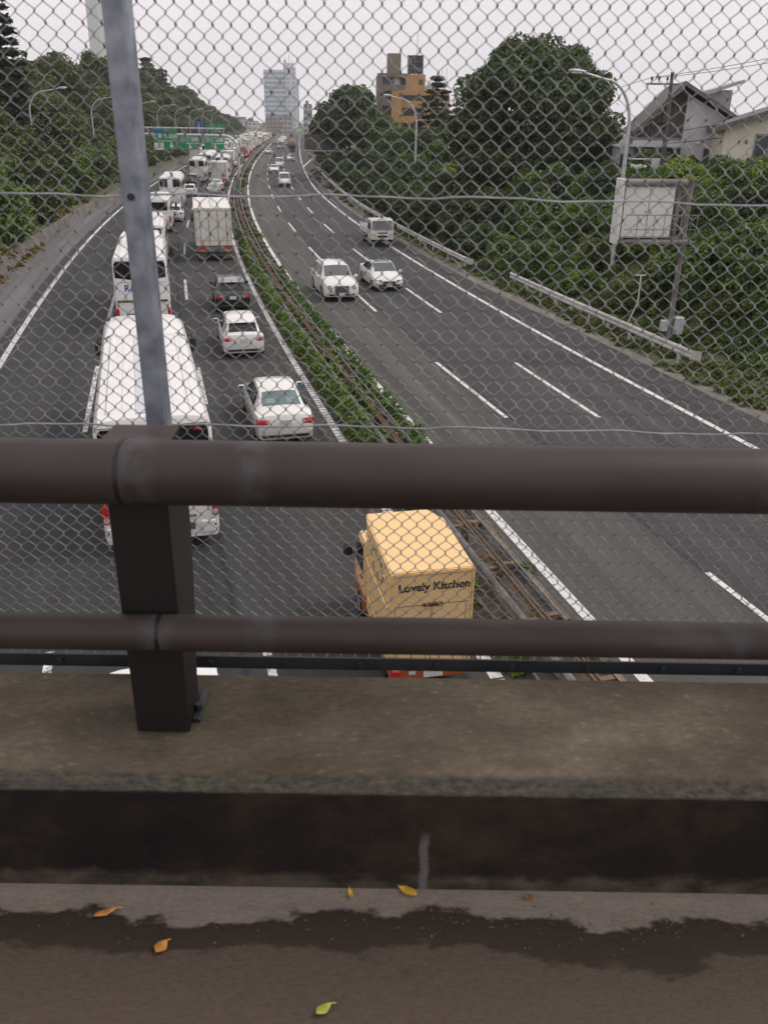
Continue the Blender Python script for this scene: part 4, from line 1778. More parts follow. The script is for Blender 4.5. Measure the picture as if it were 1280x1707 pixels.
for k in range(16):
    a = 2 * math.pi * k / 16
    cy, cz = yc + .5 * math.cos(a) + rng.normal(0, .02), zc + .24 * math.sin(a) + rng.normal(0, .015)
    if 0.9 < a < 2.4 or k % 2 == 0:
        s_ = .05 if abs(math.cos(a)) > .5 else .03
        mb.prism([(cy + s_ * math.cos(b) * (1 if j % 2 else .45), cz + s_ * .8 * math.sin(b) * (1 if j % 2 else .45)) for j, b in enumerate(np.linspace(0, 2 * math.pi, 9)[:-1])], 'x', x - .006, x + .004)
mb.build('side_logo', M_ink, ft)
# red skirt, lamps, plate
mb = MB()
mb.bbox(-hW + .03, hW - .03, -1.69, .4, .27, .56, .02)
sk = mb.build('skirt', M_brick, ft)
mb = MB()
mb.bbox(-hW + .06, .15, -1.715, -1.68, .50, .553, .01)
mb.build('step_trim', M_cream, sk)
for s_ in (-1, 1):
    mb = MB()
    mb.bbox(s_ * .58 - .08, s_ * .58 + .08, -1.715, -1.67, .36, .49, .012)
    mb.build('tail_lamp', M_tail, ft)
    wheel(ft, s_ * .6, -1.05, .26, .16, s_)
    wheel(ft, s_ * .64, 1.05, .26, .16, s_)
mb = MB()
mb.box(-.1, .24, -1.712, -1.68, .32, .44)
mb.build('rear_plate', M_plate, ft)
mb = MB()
mb.box(-.36, -.24, -1.711, -1.68, .40, .47)
mb.build('badge', M_grey_panel, ft)
# cab: cream above, orange-red below
prof = [(.62, .66), (1.62, .66), (1.70, .9), (1.42, 1.62), (1.25, 1.76), (.62, 1.78)]
rings = []
for x_, s_ in ((-.69, .94), (-.655, 1), (.655, 1), (.69, .94)):
    rings.append([(x_, .62 + (y - .62) * (1 if y < .7 else s_ * .5 + .5), .66 + (z - .66) * s_) for y, z in prof])
mb = MB()
mb.loft(rings, closed=True)
cab = mb.build('cab', M_cream, ft, smooth=35)
mb = MB()
mb.bbox(-.70, .70, .60, 1.70, .27, .66, .04)
mb.build('cab_skirt', M_brick, ft)
mb = MB()
mb.panel([(.6, 1.69, .95), (-.6, 1.69, .95)], [(.57, 1.44, 1.58), (-.57, 1.44, 1.58)], 0, 1, 0, 1, off=.02)
mb.build('windscreen', M_screen, ft)
for s_ in (-1, 1):
    mb = MB()
    mb.prism([(.74, 1.10), (1.54, 1.06), (1.32, 1.62), (.74, 1.66)], 'x', s_ * .66, s_ * .705)
    mb.build('side_window', M_glass, ft)
    mb = MB()
    mb.tube([(s_ * .68, 1.45, 1.15), (s_ * .82, 1.52, 1.22)], .015, 6)
    mb.bbox(s_ * .86 - .09, s_ * .86 + .09, 1.46, 1.56, 1.12, 1.36, .03)
    mb.build('mirror', M_dark, ft)
    mb = MB()
    mb.bbox(s_ * .70 - .008, s_ * .70 + .008, .80, .92, .93, .98, .004)
    mb.build('door_handle', M_dark, cab)
    mb = MB()
    mb.bbox(s_ * .5 - .12, s_ * .5 + .12, 1.64, 1.715, .72, .86, .03)
    mb.build('headlight', M_clear, ft)
a = R(12.3)
rc = Vector((.815, 12.18, 0))
ft.location = (rc.x - math.sin(a) * 1.7, rc.y + math.cos(a) * 1.7, 0)
ft.rotation_euler = (0, 0, a)

# ------------------------------------------------------------------ outbound traffic (we see the backs)
b1 = bus('bus', 11.0, 2.54, 3.25, 'nearest white bus with dark rear windows, its roof and tail lamps beside the bridge post', opts=('hilamps', 'sticker', 'pale_louvre'))
put(b1, -8.22, 22.6)
b1.rotation_euler.z += R(.5)
b2 = bus('coach', 9.6, 2.44, 3.42, 'white coach with blue lettering on its back, right ahead of the nearest bus', coach=True, text='Resort', opts=('sticker',))
put(b2, -8.55, 44.0)
G2 = 'vehicles queuing in the left-hand jam'
mbus = bus('minibus', 7.2, 2.1, 2.75, 'white minibus with a full-width dark rear window ahead of the lettered coach', opts=('fullglass',))
put(mbus, -8.6, 61.5)
o = copy_tree(mbus)
relabel(put(o, -8.75, 80.6), 'white minibus largely hidden by the steel fence post, second ahead of the lettered coach')
b3 = bus('coach', 9.0, 2.4, 3.35, 'white coach with a white panel between its two dark rear windows, beside the grey post', opts=('plate_left',))
put(b3, -8.6, 102.3)
o = copy_tree(b3)
relabel(put(o, -7.9, 147), 'white high-backed coach just ahead of the dark off-roader in the jam')

sed = car('sedan', 'sedan', 4.75, 1.78, 1.47, M_pearl, 'pearl-white saloon with teal mirrors and pale rear glass, nearest car beside the white bus', opts=('teal', 'paleglass', 'shelf'))
put(sed, -4.42, 26.5)
wag = car('estate_car', 'wagon', 4.4, 1.70, 1.50, M_white, 'white estate car with dark rear glass behind the black hatchback', opts=('spoiler',))
put(wag, -4.55, 36.8)
blk = car('hatchback', 'suv', 4.3, 1.76, 1.56, M_black, 'black crossover with clear white plate between estate car and cargo truck', opts=('spoiler', 'railsroof'))
put(blk, -4.25, 45.8)
trk = box_truck('cargo_truck', 10.6, 2.48, 3.55, 'big ivory cargo truck with gold-framed rear doors and vertical lock bars in the jam', M_boxcream, opts=('rearframe',))
put(trk, -4.35, 66.4)
wcar = car('hatchback', 'wagon', 4.2, 1.7, 1.5, M_white, 'white hatchback peeking out right of the half-hidden minibuses')
put(wcar, -7.75, 87.5)
o = copy_tree(wcar)
relabel(put(o, -7.4, 116.5), 'small white car showing beside the coach, behind the dark off-roader')
o = copy_tree(sed)
relabel(put(o, -4.5, 118.0), 'silver-grey saloon just ahead of the big ivory cargo truck')
recolour(o, M_pearl, M_silver)
o = copy_tree(sed)
relabel(put(o, -4.3, 127.5), 'white saloon right behind the second cargo truck in the jam')
dsuv = car('off_roader', 'suv', 4.5, 1.82, 1.88, M_black, 'dark boxy off-roader with a spare wheel on its tail in the jam')
mb = MB()
mb.tube([(.1, -2.24, 1.05), (.1, -2.42, 1.05)], .36, 20)
sp_ = mb.build('spare_wheel', M_tyre, dsuv)
mb = MB()
mb.tube([(.1, -2.41, 1.05), (.1, -2.44, 1.05)], .22, 16)
mb.build('rim', M_rim, sp_)
put(dsuv, -8.0, 132.5)
trk2 = box_truck('cargo_truck', 8.2, 2.3, 3.35, 'off-white cargo truck further up the jam, ahead of two saloons', M_whitedirty, opts=('rearframe',))
put(trk2, -4.2, 138.5)
# white van just coming out from under the bridge
van0 = car('van', 'van', 4.7, 1.72, 1.98, M_white, 'white van coming out from under the bridge, its roof edge showing below the brown post')
put(van0, -8.3, 9.0)

# ------------------------------------------------------------------ inbound traffic (we see the fronts)
bent = car('luxury_suv', 'suv', 5.1, 1.98, 1.74, M_white, 'large white luxury off-roader with round lamps and wide mesh grille, oncoming', opts=('roundlamps', 'biggrille', 'railsroof'))
put(bent, 1.75, 49.6, -1)
mer = car('sedan', 'sedan', 4.7, 1.82, 1.44, M_white, 'white saloon with a dark glass roof and round grille badge, oncoming in the centre lane', roof_glass=True, opts=('star',))
put(mer, 5.05, 52.8, -1)


def flatbed():
    root = empty('flatbed_truck', label='small white flatbed truck straddling the right-hand white line, oncoming', cat='truck')
    L, W = 5.2, 1.80
    h = W / 2
    prof = [(.95, .55), (2.58, .55), (2.6, .85), (2.56, 1.22), (2.28, 1.95), (2.1, 2.05), (.95, 2.05)]
    rings = []
    for x, s_ in ((-h, .96), (-h * .95, 1), (h * .95, 1), (h, .96)):
        rings.append([(x, 1.75 + (y - 1.75) * s_, .55 + (z - .55) * s_) for y, z in prof])
    mb = MB()
    mb.loft(rings, closed=True)
    mb.build('cab', M_whitedirty, root, smooth=30)
    mb = MB()
    mb.panel([(h * .88, 2.555, 1.27), (-h * .88, 2.555, 1.27)], [(h * .84, 2.29, 1.93), (-h * .84, 2.29, 1.93)], 0, 1, 0, 1, off=.02)
    mb.build('windscreen', M_screen, root)
    mb = MB()
    mb.bbox(-h * .42, h * .42, 2.5, 2.612, .98, 1.10, .02)
    mb.bbox(-h * .42, h * .42, 2.5, 2.625, .70, .86, .02)
    mb.build('grille', M_dark, root)
    mb = MB()
    mb.bbox(-h * .5, h * .5, 2.5, 2.64, .86, .96, .02)
    mb.bbox(-h * .5, h * .5, 2.5, 2.65, .55, .68, .02)
    mb.build('bumper', M_white, root)
    mb = MB()
    mb.box(-.17, .17, 2.6, 2.66, .58, .68)
    mb.build('front_plate', M_plateg, root)
    mb = MB()
    mb.box(-.55, .55, -2.5, 2.3, .42, .68)
    mb.build('chassis', M_chassis, root)
    mb = MB()
    mb.bbox(-h, h, -2.6, .85, .78, .88, .02)
    mb.bbox(-h, h, .78, .86, .88, 1.75, .02)
    mb.build('flat_bed', M_whitedirty, root)
    for s_ in (-1, 1):
        mb = MB()
        mb.bbox(s_ * h - .03, s_ * h + .03, -2.6, .76, .9, 1.25, .015)
        mb.bbox(s_ * h - .03, s_ * h + .03, -2.6, .76, 1.38, 1.46, .015)
        for y in (-2.5, -1.4, -.4, .6):
            mb.bbox(s_ * h - .04, s_ * h + .04, y - .04, y + .04, .9, 1.46, .01)
        mb.build('side_board', M_white, root)
        mb = MB()
        mb.bbox(s_ * h * .8 - .12, s_ * h * .8 + .12, 2.5, 2.615, .88, 1.06, .03)
        mb.build('headlight', M_clear, root)
        mb = MB()
        mb.tube([(s_ * h, 2.3, 1.7), (s_ * (h + .16), 2.45, 1.7)], .02, 6)
        mb.bbox(s_ * (h + .16) - .08, s_ * (h + .16) + .08, 2.4, 2.5, 1.4, 1.75, .03)
        mb.build('mirror', M_dark, root)
        mb = MB()
        mb.prism([(1.1, 1.28), (2.3, 1.28), (2.14, 1.9), (1.1, 1.9)], 'x', s_ * h * .965, s_ * (h + .012))
        mb.build('side_window', M_glass, root)
        wheel(root, s_ * (h - .14), 1.75, .36, .22, s_)
        wheel(root, s_ * (h - .2), -1.4, .36, .36, s_)
    mb = MB()
    mb.box(-h, h, -2.63, -2.57, .9, 1.3)
    mb.build('tailboard', M_white, root)
    return root


put(flatbed(), 8.8, 72.6, -1)
ov = car('van', 'van', 4.6, 1.72, 1.95, M_white, 'white one-box van with dark lower bumper in the middle lane, oncoming')
mb = MB()
mb.bbox(-.80, .80, 2.0, 2.33, .2, .62, .06)
mb.build('front_bumper', M_dark, ov)
put(ov, 5.3, 136.5, -1)
o = copy_tree(sed)
relabel(put(o, 4.3, 173, -1), 'white saloon oncoming directly behind the one-box van')
o = copy_tree(van0)
relabel(put(o, 5.5, 192, -1), 'white people carrier oncoming, third in the file led by the one-box van')
o = copy_tree(wag)
relabel(put(o, 8.2, 226, -1), 'white car oncoming alone near the right-hand white line, ahead of the dark bus')
o = copy_tree(wag)
relabel(put(o, 2.0, 272, -1), 'lone white car oncoming in the lane beside the median, far up the road')
o = copy_tree(wag)
relabel(put(o, 1.6, 376, -1), 'tiny blue car oncoming beside the median, far away')
recolour(o, M_white, M_blue)
tk = box_truck('cargo_truck', 8.4, 2.35, 3.3, 'white cargo truck oncoming in the middle lane, next to a dark bus', M_white)
put(tk, 5.2, 322, -1)
o = copy_tree(tk)
relabel(put(o, 5.4, 372, -1), 'farther white cargo truck oncoming, behind the one beside the dark bus')
db = bus('bus', 8.6, 2.3, 3.0, 'dark bus oncoming in the lane by the right-hand line, beside a white cargo truck')
recolour(db, M_white, M_green_v)
put(db, 8.9, 293, -1)
ot = box_truck('orange_truck', 7.6, 2.3, 2.9, 'orange truck oncoming behind the dark bus', M_orange, cab_paint=M_orange)
put(ot, 9.0, 345, -1)

# ------------------------------------------------------------------ tanker and the far queue


def tanker():
    root = empty('tanker_truck', label='silver and red tanker in the far part of the jam', cat='truck')
    mb = MB()
    mb.tube([(0, -4.2, 2.0), (0, -4.1, 2.0), (0, 2.2, 2.0), (0, 2.3, 2.0)], 1.08, 20, radii=[.8, 1.06, 1.06, .8])
    tank = mb.build('tank', M_silver, root, smooth=40)
    mb = MB()
    mb.tube([(0, -4.22, 2.0), (0, -4.19, 2.0)], .62, 20)
    mb.box(-.6, .6, -3.6, 1.6, 3.0, 3.12)
    mb.build('tank_end', M_red, tank)
    mb = MB()
    mb.box(-1.1, 1.1, -4.3, 2.2, .75, 1.0)
    mb.box(-1.12, 1.12, -4.35, -4.2, .5, .95)
    mb.build('chassis', M_red, root)
    mb = MB()
    mb.bbox(-1.15, 1.15, 2.5, 4.3, .6, 2.8, .15)
    mb.build('cab', M_white, root)
    for s_ in (-1, 1):
        mb = MB()
        mb.bbox(s_ * .8 - .2, s_ * .8 + .2, -4.4, -4.34, .6, .85, .02)
        mb.build('tail_lamp', M_taillit, root)
        for y in (-3.2, -2.0, 3.2):
            wheel(root, s_ * .9, y, .48, .4, s_)
    return root


put(tanker(), -3.9, 246)
random.seed(21)
GQ = 'vehicles in the far part of the jam'
far_bus, far_trk, far_car, far_suv = b3, trk2, wag, dsuv
brk = car('sedan', 'sedan', 4.6, 1.76, 1.48, M_white, 'white saloon with lit brake lamps in the far jam, right of the gantry post', opts=('brake',))
put(brk, -4.5, 216)
kinds = [
    ('bus', b3, 11.5, 'white bus seen small in the far jam'),
    ('truck', trk2, 11, 'off-white cargo truck seen small in the far jam'),
    ('white car', brk, 7.4, 'white car with lit brake lamps seen small in the far jam'),
    ('black car', None, 7.4, 'black car seen small in the far jam'),
    ('silver car', None, 7.4, 'silver car seen small in the far jam'),
    ('red car', None, 7.4, 'red car seen small in the far jam'),
    ('van', van0, 7.6, 'white van seen small in the far jam'),
    ('orange', ot, 10.5, 'orange truck seen small in the far jam'),
]
protos = {}


def far_vehicle(kname, off, y):
    for k in kinds:
        if k[0] == kname:
            base, label = k[1], k[3]
    key = kname
    if key in protos:
        o = copy_tree(protos[key])
    else:
        o = copy_tree(base if base else brk)
        if kname == 'black car':
            recolour(o, M_white, M_black)
        if kname == 'silver car':
            recolour(o, M_white, M_silver)
        if kname == 'red car':
            recolour(o, M_white, M_red)
        protos[key] = o
    put(o, off, y)
    relabel(o, label, GQ)
    return o


for lane, y, seq in ((-4.6, 154, None), (-8.3, 164, None), (-12.2, 196, None)):
    first = True
    while y < 520:
        k = random.choices([q[0] for q in kinds], [3.2, 4.6, 4, 2.6, 1.6, .8, 2.2, .35])[0]
        ln = [q[2] for q in kinds if q[0] == k][0]
        ln *= random.uniform(.98, 1.1)
        yc = y + ln / 2
        if lane == -4.6 and (abs(yc - 246) < 11 or abs(yc - 216) < 7.5):
            y += 3
            continue
        far_vehicle(k, lane + random.uniform(-.3, .3), yc)
        y += ln
# ------------------------------------------------------------------ median: double guard rail, weeds and bushes
gr = empty('median_guard_rail', rp(-1.5, 14), 0, 'rusty double-sided guard rail with cross brackets running along the weedy median', 'guard rail')


def rel(root, p):
    return (p.x - root.location.x, p.y - root.location.y, p.z - root.location.z)


def beam(root, off, side, ya, yb, zc, m, name='beam', hgt=.32, depth=.08, step=3.0, off_f=None):
    """W-shaped steel beam following the road"""
    mb = MB()
    prof = [(0, -.5), (.55, -.42), (1, -.28), (.9, -.16), (.25, -.03), (.25, .03), (.9, .16), (1, .28), (.55, .42), (0, .5)]
    rings = []
    y = ya
    while True:
        o_ = off_f(y) if off_f else off
        rings.append([rel(root, rp(o_ + side * depth * a, y, zc + b * hgt)) for a, b in prof] + [rel(root, rp(o_ + side * (depth * a - .012), y, zc + b * hgt)) for a, b in reversed(prof)])
        if y >= yb:
            break
        y = min(yb, y + step)
    mb.loft(rings, closed=True)
    return mb.build(name, m, root, smooth=50)


beam(gr, -1.86, -1, 4, 330, .58, M_greybeam, 'beam')
beam(gr, -1.16, 1, 4, 330, .58, M_greybeam, 'beam')
mb = MB()
pts = [rel(gr, rp(-1.5, y, .70)) for y in np.arange(4, 330, 3.0)]
rings = [[(p[0] + a, p[1] + a * .26, p[2] + b_) for a, b_ in ((-.06, -.04), (.06, -.04), (.06, .04), (.035, .045), (.03, .0), (-.03, .0), (-.035, .045), (-.06, .04))] for p in pts]
mb.loft(rings, closed=True)
mb.build('rusty_channel', M_rust, gr)
mb = MB()
mb.tube([rel(gr, rp(-1.30, y, .50)) for y in np.arange(4, 200, 3.0)], .06, 8)
mb.build('pipe', M_greybeam, gr, smooth=60)
pm = MB()
pm.box(-.06, .06, -.06, .06, -.75, -.02)
pm.box(-.36, .36, -.05, .05, -.14, -.06, 1)
pm.box(.05, .30, -.06, .06, -.10, .01, 1)
first = None
for k in range(98):
    y = 6 + 2.0 * k if k < 60 else 126 + 4.0 * (k - 60)
    p = rp(-1.5, y, .72)
    if first is None:
        o = pm.build('post', [M_greybeam, M_rust], gr)
        first = o
    else:
        o = first.copy()
        C.objects.link(o)
    o.location = rel(gr, p)
    o.rotation_euler = (0, 0, heading(y))
mb = strip(lambda y: [(-.62, .0), (-.62, .10), (-.52, .10), (-.52, .0)], 4, 260, 4)
o = mb.build('median_kerb', mat('rusty_kerb', (.17, .125, .085), .9, var=.3, scale=1.5))
tag(o, kind='structure')
mb = MB()
mb.tube([rp(-2.0, y, .06 + .02 * math.sin(y)) for y in np.arange(8, 30, 1.0)], .028, 8)
tag(mb.build('cable_pipe', M_greybeam), 'thin grey pipe lying on the bare soil of the median beside the food truck', 'pipe')


def scatter(name, dens_fn, n, o0, o1, y0, y1, size, h_fn, m, seed, zfn=None, wind=.9, rscale=1.0):
    """ground cover along the road: leaf points under a lumpy height field"""
    rng = np.random.default_rng(seed)
    P, N = [], []
    tries = 0
    # clump centres make it lumpy
    nc = max(8, n // 95)
    cxs = []
    while len(cxs) < nc and tries < nc * 30:
        tries += 1
        y = y0 + (y1 - y0) * rng.random() ** 1.25
        o = rng.uniform(o0, o1)
        if rng.random() < dens_fn(o, y):
            cxs.append((o, y))
    per = n // max(1, len(cxs))
    for o, y in cxs:
        h = h_fn(o, y) * rng.uniform(.55, 1.2)
        r = rng.uniform(.2, .36) * max(1.0, h) * rscale
        d = rng.normal(0, 1, (per, 3))
        d /= np.linalg.norm(d, axis=1)[:, None]
        d[:, 2] = np.abs(d[:, 2])
        q = rng.uniform(.55, 1.05, per)[:, None]
        base = rp(o, y, zfn(o, y) if zfn else 0)
        P.append(np.array(base) + d * q * np.array([r, r, h]))
        N.append(d)
    P, N = np.concatenate(P), np.concatenate(N)
    me = leaves_mesh(name, P, N, size, m, rng, 1.4, wind)
    o = bpy.data.objects.new(name, me)
    C.objects.link(o)
    return tag(o, kind='stuff')


def left_dens(o, y):
    if y < 19:
        return .12
    if y < 24:
        return .5
    if y < 68:
        return 1.0
    return .25


scatter('median_weeds', left_dens, 30000, -2.2, -1.92, 12, 80, .105, lambda o, y: .85 if 24 < y < 66 else .4, L_weed, 1)
scatter('median_weeds', lambda o, y: .1 if y < 20 else (.9 if y < 52 else .35), 24000, -1.02, -.45, 12, 80, .10, lambda o, y: .72 if 23 < y < 56 else .2, L_weed, 2)
scatter('median_weeds', lambda o, y: .9 if y < 36 else .3, 16000, -1.85, -1.2, 22, 80, .10, lambda o, y: .85, L_weed, 3)
scatter('median_grass', lambda o, y: 1, 9000, -2.4, -.5, 70, 330, .30, lambda o, y: .32, L_verge, 4, rscale=1.5)
scatter('median_litter', lambda o, y: 1, 2500, -2.3, -.6, 12, 30, .07, lambda o, y: .06, L_dry, 5)
scatter('verge_weeds', lambda o, y: 1, 60000, 12.05, 15.6, 22, 78, .11, lambda o, y: .26, L_verge, 6, zfn=zr, rscale=1.3)
scatter('verge_weeds', lambda o, y: 1, 6000, 11.4, 13.4, 75, 190, .22, lambda o, y: .4, L_verge, 7, zfn=zr, rscale=1.5)
scatter('slope_weeds', lambda o, y: 1, 24000, -22.5, -18.1, 50, 170, .24, lambda o, y: .7, L_verge, 8, zfn=zl, rscale=1.6)
scatter('dry_grass', lambda o, y: 1 if (int(y / 9) % 3 == 0) else .12, 5000, -19.0, -17.6, 55, 150, .16, lambda o, y: .7, L_dry, 9, zfn=zl, rscale=1.4)
scatter('dry_grass', lambda o, y: 1 if (int(y / 7) % 4 == 1) else .15, 2600, -17.4, -17.05, 52, 100, .11, lambda o, y: .32, L_dry, 10)

# ------------------------------------------------------------------ white guard rails on the right verge


def guard_rail(label, offf, ya, yb):
    root = empty('guard_rail', rp(offf(ya), ya), 0, label, 'guard rail')
    beam(root, 0, -1, ya, yb, .66, M_white_beam, off_f=offf, hgt=.36, step=2)
    pm = MB()
    pm.tube([(0, 0, -.1), (0, 0, .82)], .065, 10)
    y = ya + 1
    f = None
    while y < yb:
        p = rel(root, rp(offf(y) + .09, y, .0))
        if f is None:
            f = o = pm.build('post', M_white_beam, root, smooth=50)
        else:
            o = f.copy()
            C.objects.link(o)
        o.location = p
        y += 4 if yb - ya > 40 else 2
    for ye, s_ in ((ya, -1), (yb, 1)):
        mb = MB()
        e = offf(ye)
        a, b_ = rel(root, rp(e - .07, ye, .66)), rel(root, rp(e + .2, ye + s_ * .35, .66))
        mb.prism([(a[0], a[1]), (b_[0], b_[1]), (b_[0] + .02, b_[1] + .02), (a[0] + .03, a[1] + .02)], 'z', .48, .84)
        mb.build('end_plate', M_white_beam, root)
    return root


guard_rail('nearer short white guard rail in the grass below the cabinet sign', lambda y: 12.75, 30.6, 50.0)
guard_rail('long white guard rail following the far right shoulder past the flatbed truck', lambda y: float(np.interp(y, [57, 95, 190], [11.95, 11.8, 13.0])), 55.8, 184)

# ------------------------------------------------------------------ street lamps


def lamp(x, y, z0, h, arm, label, azim, lean=0.0, group=None):
    root = empty('street_lamp', (x, y, z0), azim, label, 'street lamp', group)
    mb = MB()
    pts = [(0, 0, 0), (0, 0, h * .3), (0, 0, h * .76)]
    rad = [.14, .125, .095]
    for t in np.linspace(.1, 1, 8):
        a = t * math.pi / 2
        pts.append((-arm * .55 * (1 - math.cos(a)), 0, h * .76 + h * .2 * math.sin(a)))
        rad.append(.095 - .03 * t)
    pts.append((-arm * .95, 0, h * .985))
    rad.append(.06)
    mb.tube(pts, .1, 10, radii=rad)
    mb.build('pole', M_pole, root, smooth=50)
    mb = MB()
    rings = []
    for t, w, hh in ((0, .05, .05), (.15, .12, .08), (.5, .19, .11), (.85, .15, .09), (1, .04, .03)):
        xx = -arm * .93 - t * .95
        rings.append([(xx, w * math.cos(a), h * .99 + t * .04 + hh * math.sin(a) * (1 if math.sin(a) > 0 else .75)) for a in [2 * math.pi * k / 12 for k in range(12)]])
    mb.loft(rings, closed=True)
    hd = mb.build('lamp_head', M_lamphead, root, smooth=60)
    mb = MB()
    mb.bbox(-arm * .93 - .78, -arm * .93 - .22, -.13, .13, h * .99 - .10, h * .99 - .03, .05)
    mb.build('lens', M_lampglass, hd)
    mb = MB()
    mb.tube([(0, 0, -.2), (0, 0, .9)], .15, 10)
    mb.build('base', M_pole, root, smooth=50)
    return root


lamp(12.75, 50, .7, 10.9, 3.0, 'tall curved street lamp in front of the big round tree, by the cabinet sign', heading(50))
lamp(2.88, 101.8, .3, 11.4, 3.0, 'curved street lamp rising from the hedge in front of the orange apartment block', heading(100))
lamp(-5.9, 159.6, .2, 11.4, 3.4, 'curved street lamp by the white triangle sign on the right', heading(160))
lamp(-12.4, 199, .2, 11.2, 3.6, 'slender farther street lamp on the right beside the overhead sign back', heading(200))
GLL = 'street lamps along the wooded side'
for i, (y, lab) in enumerate(((98.9, 'nearest curved street lamp against the left-hand wood, far left of the photo'), (134, 'curved street lamp just left of the steel fence post, before the wood'), (170, 'street lamp with its head just right of the steel fence post'), (205, 'street lamp rising above the left end of the green gantry signs'), (240, 'street lamp above the middle green gantry sign'), (275, 'street lamp above the right green gantry sign'), (312, 'small distant street lamp left of the blue sign'), (350, 'tiny farthest street lamp before the wood, nearest the blue sign'))):
    o_ = -22.2 if i < 2 else -21.0
    p = rp(o_, y)
    lamp(p.x if i else -37.9, y, zl(o_, y) - .2, 12.1 - zl(o_, y), 3.4, lab, heading(y) + math.pi, group=None)

# ------------------------------------------------------------------ gantry with the green direction signs
gp = rp(-1.35, 140)
ga = empty('sign_gantry', (gp.x, gp.y, 0), heading(140), 'grey pipe gantry with curved post carrying green direction signs over the jam', 'gantry')
mb = MB()
pts = [(0, 0, -.2), (0, 0, 4.6)]
for t in np.linspace(.15, 1, 7):
    a = t * math.pi / 2
    pts.append((-1.9 * (1 - math.cos(a)), 0, 4.6 + 2.2 * math.sin(a)))
pts += [(-8, 0, 6.85), (-15.8, 0, 6.9)]
mb.tube(pts, .21, 12)
mb.build('post', M_pole, ga, smooth=50)
mb = MB()
mb.tube([(-1.8, .0, 7.75), (-15.8, .0, 7.8)], .10, 8)
for k in range(12):
    mb.tube([(-2 - k * 1.22, 0, 6.85), (-2 - k * 1.22, 0, 7.75)], .05, 6)
mb.box(-15.8, -2, .1, .6, 6.72, 6.78)
mb.build('truss', M_pole, ga)
mb = MB()
mb.tube([(-15.8, 0, -.2), (-15.8, 0, 7.9)], .2, 12)
mb.build('post', M_pole, ga, smooth=50)


def sign_face(name, x0, x1, z0, z1, m, root):
    mb = MB()
    mb.bbox(x0, x1, -.36, -.30, z0, z1, .02)
    o = mb.build(name, m, root)
    mb = MB()
    for a, b_, c, d in ((x0 + .06, x1 - .06, z1 - .08, z1 - .06), (x0 + .06, x1 - .06, z0 + .06, z0 + .08), (x0 + .06, x0 + .08, z0 + .08, z1 - .08), (x1 - .08, x1 - .06, z0 + .08, z1 - .08)):
        mb.box(a, b_, -.366, -.355, c, d)
    mb.build('border', M_swhite, o)
    return o


def sign_text(body, size, x, z, root, bold=.012, m=None):
    return text_mesh('lettering', body, size, m or M_swhite, root, Matrix.Translation((x, -.368, z)) @ Matrix.Rotation(R(90), 4, 'X'), bold=bold)


def arrow(root, x, z, s=1.0):
    mb = MB()
    mb.prism([(x - .12 * s, z + .42 * s), (x + .12 * s, z + .42 * s), (x + .12 * s, z), (x + .38 * s, z + .08 * s), (x, z - .42 * s), (x - .38 * s, z + .08 * s), (x - .12 * s, z)], 'y', -.372, -.355)
    return mb.build('arrow', M_swhite, root)


s1 = sign_face('exit_sign', -12.3, -8.85, 4.85, 7.7, M_sgreen, ga)
mb = MB()
mb.box(-12.1, -10.5, -.372, -.358, 7.18, 7.6)
mb.build('blue_strip', M_sblue, s1)
sign_text('練馬 世田谷', .68, -10.55, 6.62, s1)
sign_text('Nerima  Setagaya', .28, -10.55, 6.02, s1)
mb = MB()
mb.bbox(-12.25, -10.9, -.40, -.366, 4.75, 5.75, .03)
o = mb.build('exit_number_tab', M_swhite, s1)
sign_text('1', .8, -11.57, 5.24, s1, m=M_dark)
for v in s1.children[-1].data.vertices:
    v.co.y -= .036
arrow(s1, -9.75, 5.38)
for xa, xb in ((-8.55, -5.7), (-5.0, -1.95)):
    s2 = sign_face('route_sign', xa, xb, 4.85, 6.65, M_sgreen, ga)
    xc = (xa + xb) / 2
    sign_text('首都高', .64, xc + .45, 6.17, s2)
    sign_text('SHUTO EXPWY', .27, xc + .45, 5.70, s2)
    mb = MB()
    ring = [(.30 * math.cos(t), .30 * math.sin(t)) for t in np.linspace(0, 2 * math.pi, 25)[:-1]]
    mb.tube([(xc - .95 + u, -.365, 6.17 + w) for u, w in ring + ring[:1]], .035, 5)
    mb.build('route_ring', M_swhite, s2)
    sign_text('4', .42, xc - .95, 6.16, s2)
    arrow(s2, xc + .1, 5.24, .8)

# blue sign further on, small plates, warning signs, camera mast
def sign_on_post(name, label, x, y, z0, z1, w, m, face=0.0, cat='road sign', post_h=None, extra=None):
    root = empty(name, (x, y, 0), face, label, cat)
    mb = MB()
    mb.tube([(0, .06, -.3), (0, .06, z1 - .05)], .05 if z1 < 4 else .12, 8)
    mb.build('post', M_pole, root, smooth=50)
    mb = MB()
    mb.bbox(-w / 2, w / 2, -.03, .03, z0, z1, .02)
    fa = mb.build('plate', m, root)
    if extra:
        extra(root, fa)
    return root


def blue_marks(root, fa):
    mb = MB()
    mb.prism([(-.5, 6.3), (.5, 6.3), (.5, 6.6), (.15, 6.6), (.15, 7.6), (-.15, 7.6), (-.15, 6.6), (-.5, 6.6)], 'y', -.05, -.02)
    mb.build('symbol', M_swhite, root)


p = rp(-20, 296)
sign_on_post('blue_sign', 'blue sign on a tall post at the far end of the wood', p.x, p.y, 5.4, 8.2, 2.5, M_sblue, heading(296), extra=blue_marks)
for i, (y, o_, lab) in enumerate(((300, -16.3, 'small green sign behind the gantry, above the right-hand direction sign'), (330, -16.3, 'farthest small green sign below the blue sign'))):
    p = rp(o_, y)
    sign_on_post('green_sign', lab, p.x, p.y, 5.2, 7.6, 4.2, M_sgreen, heading(y))


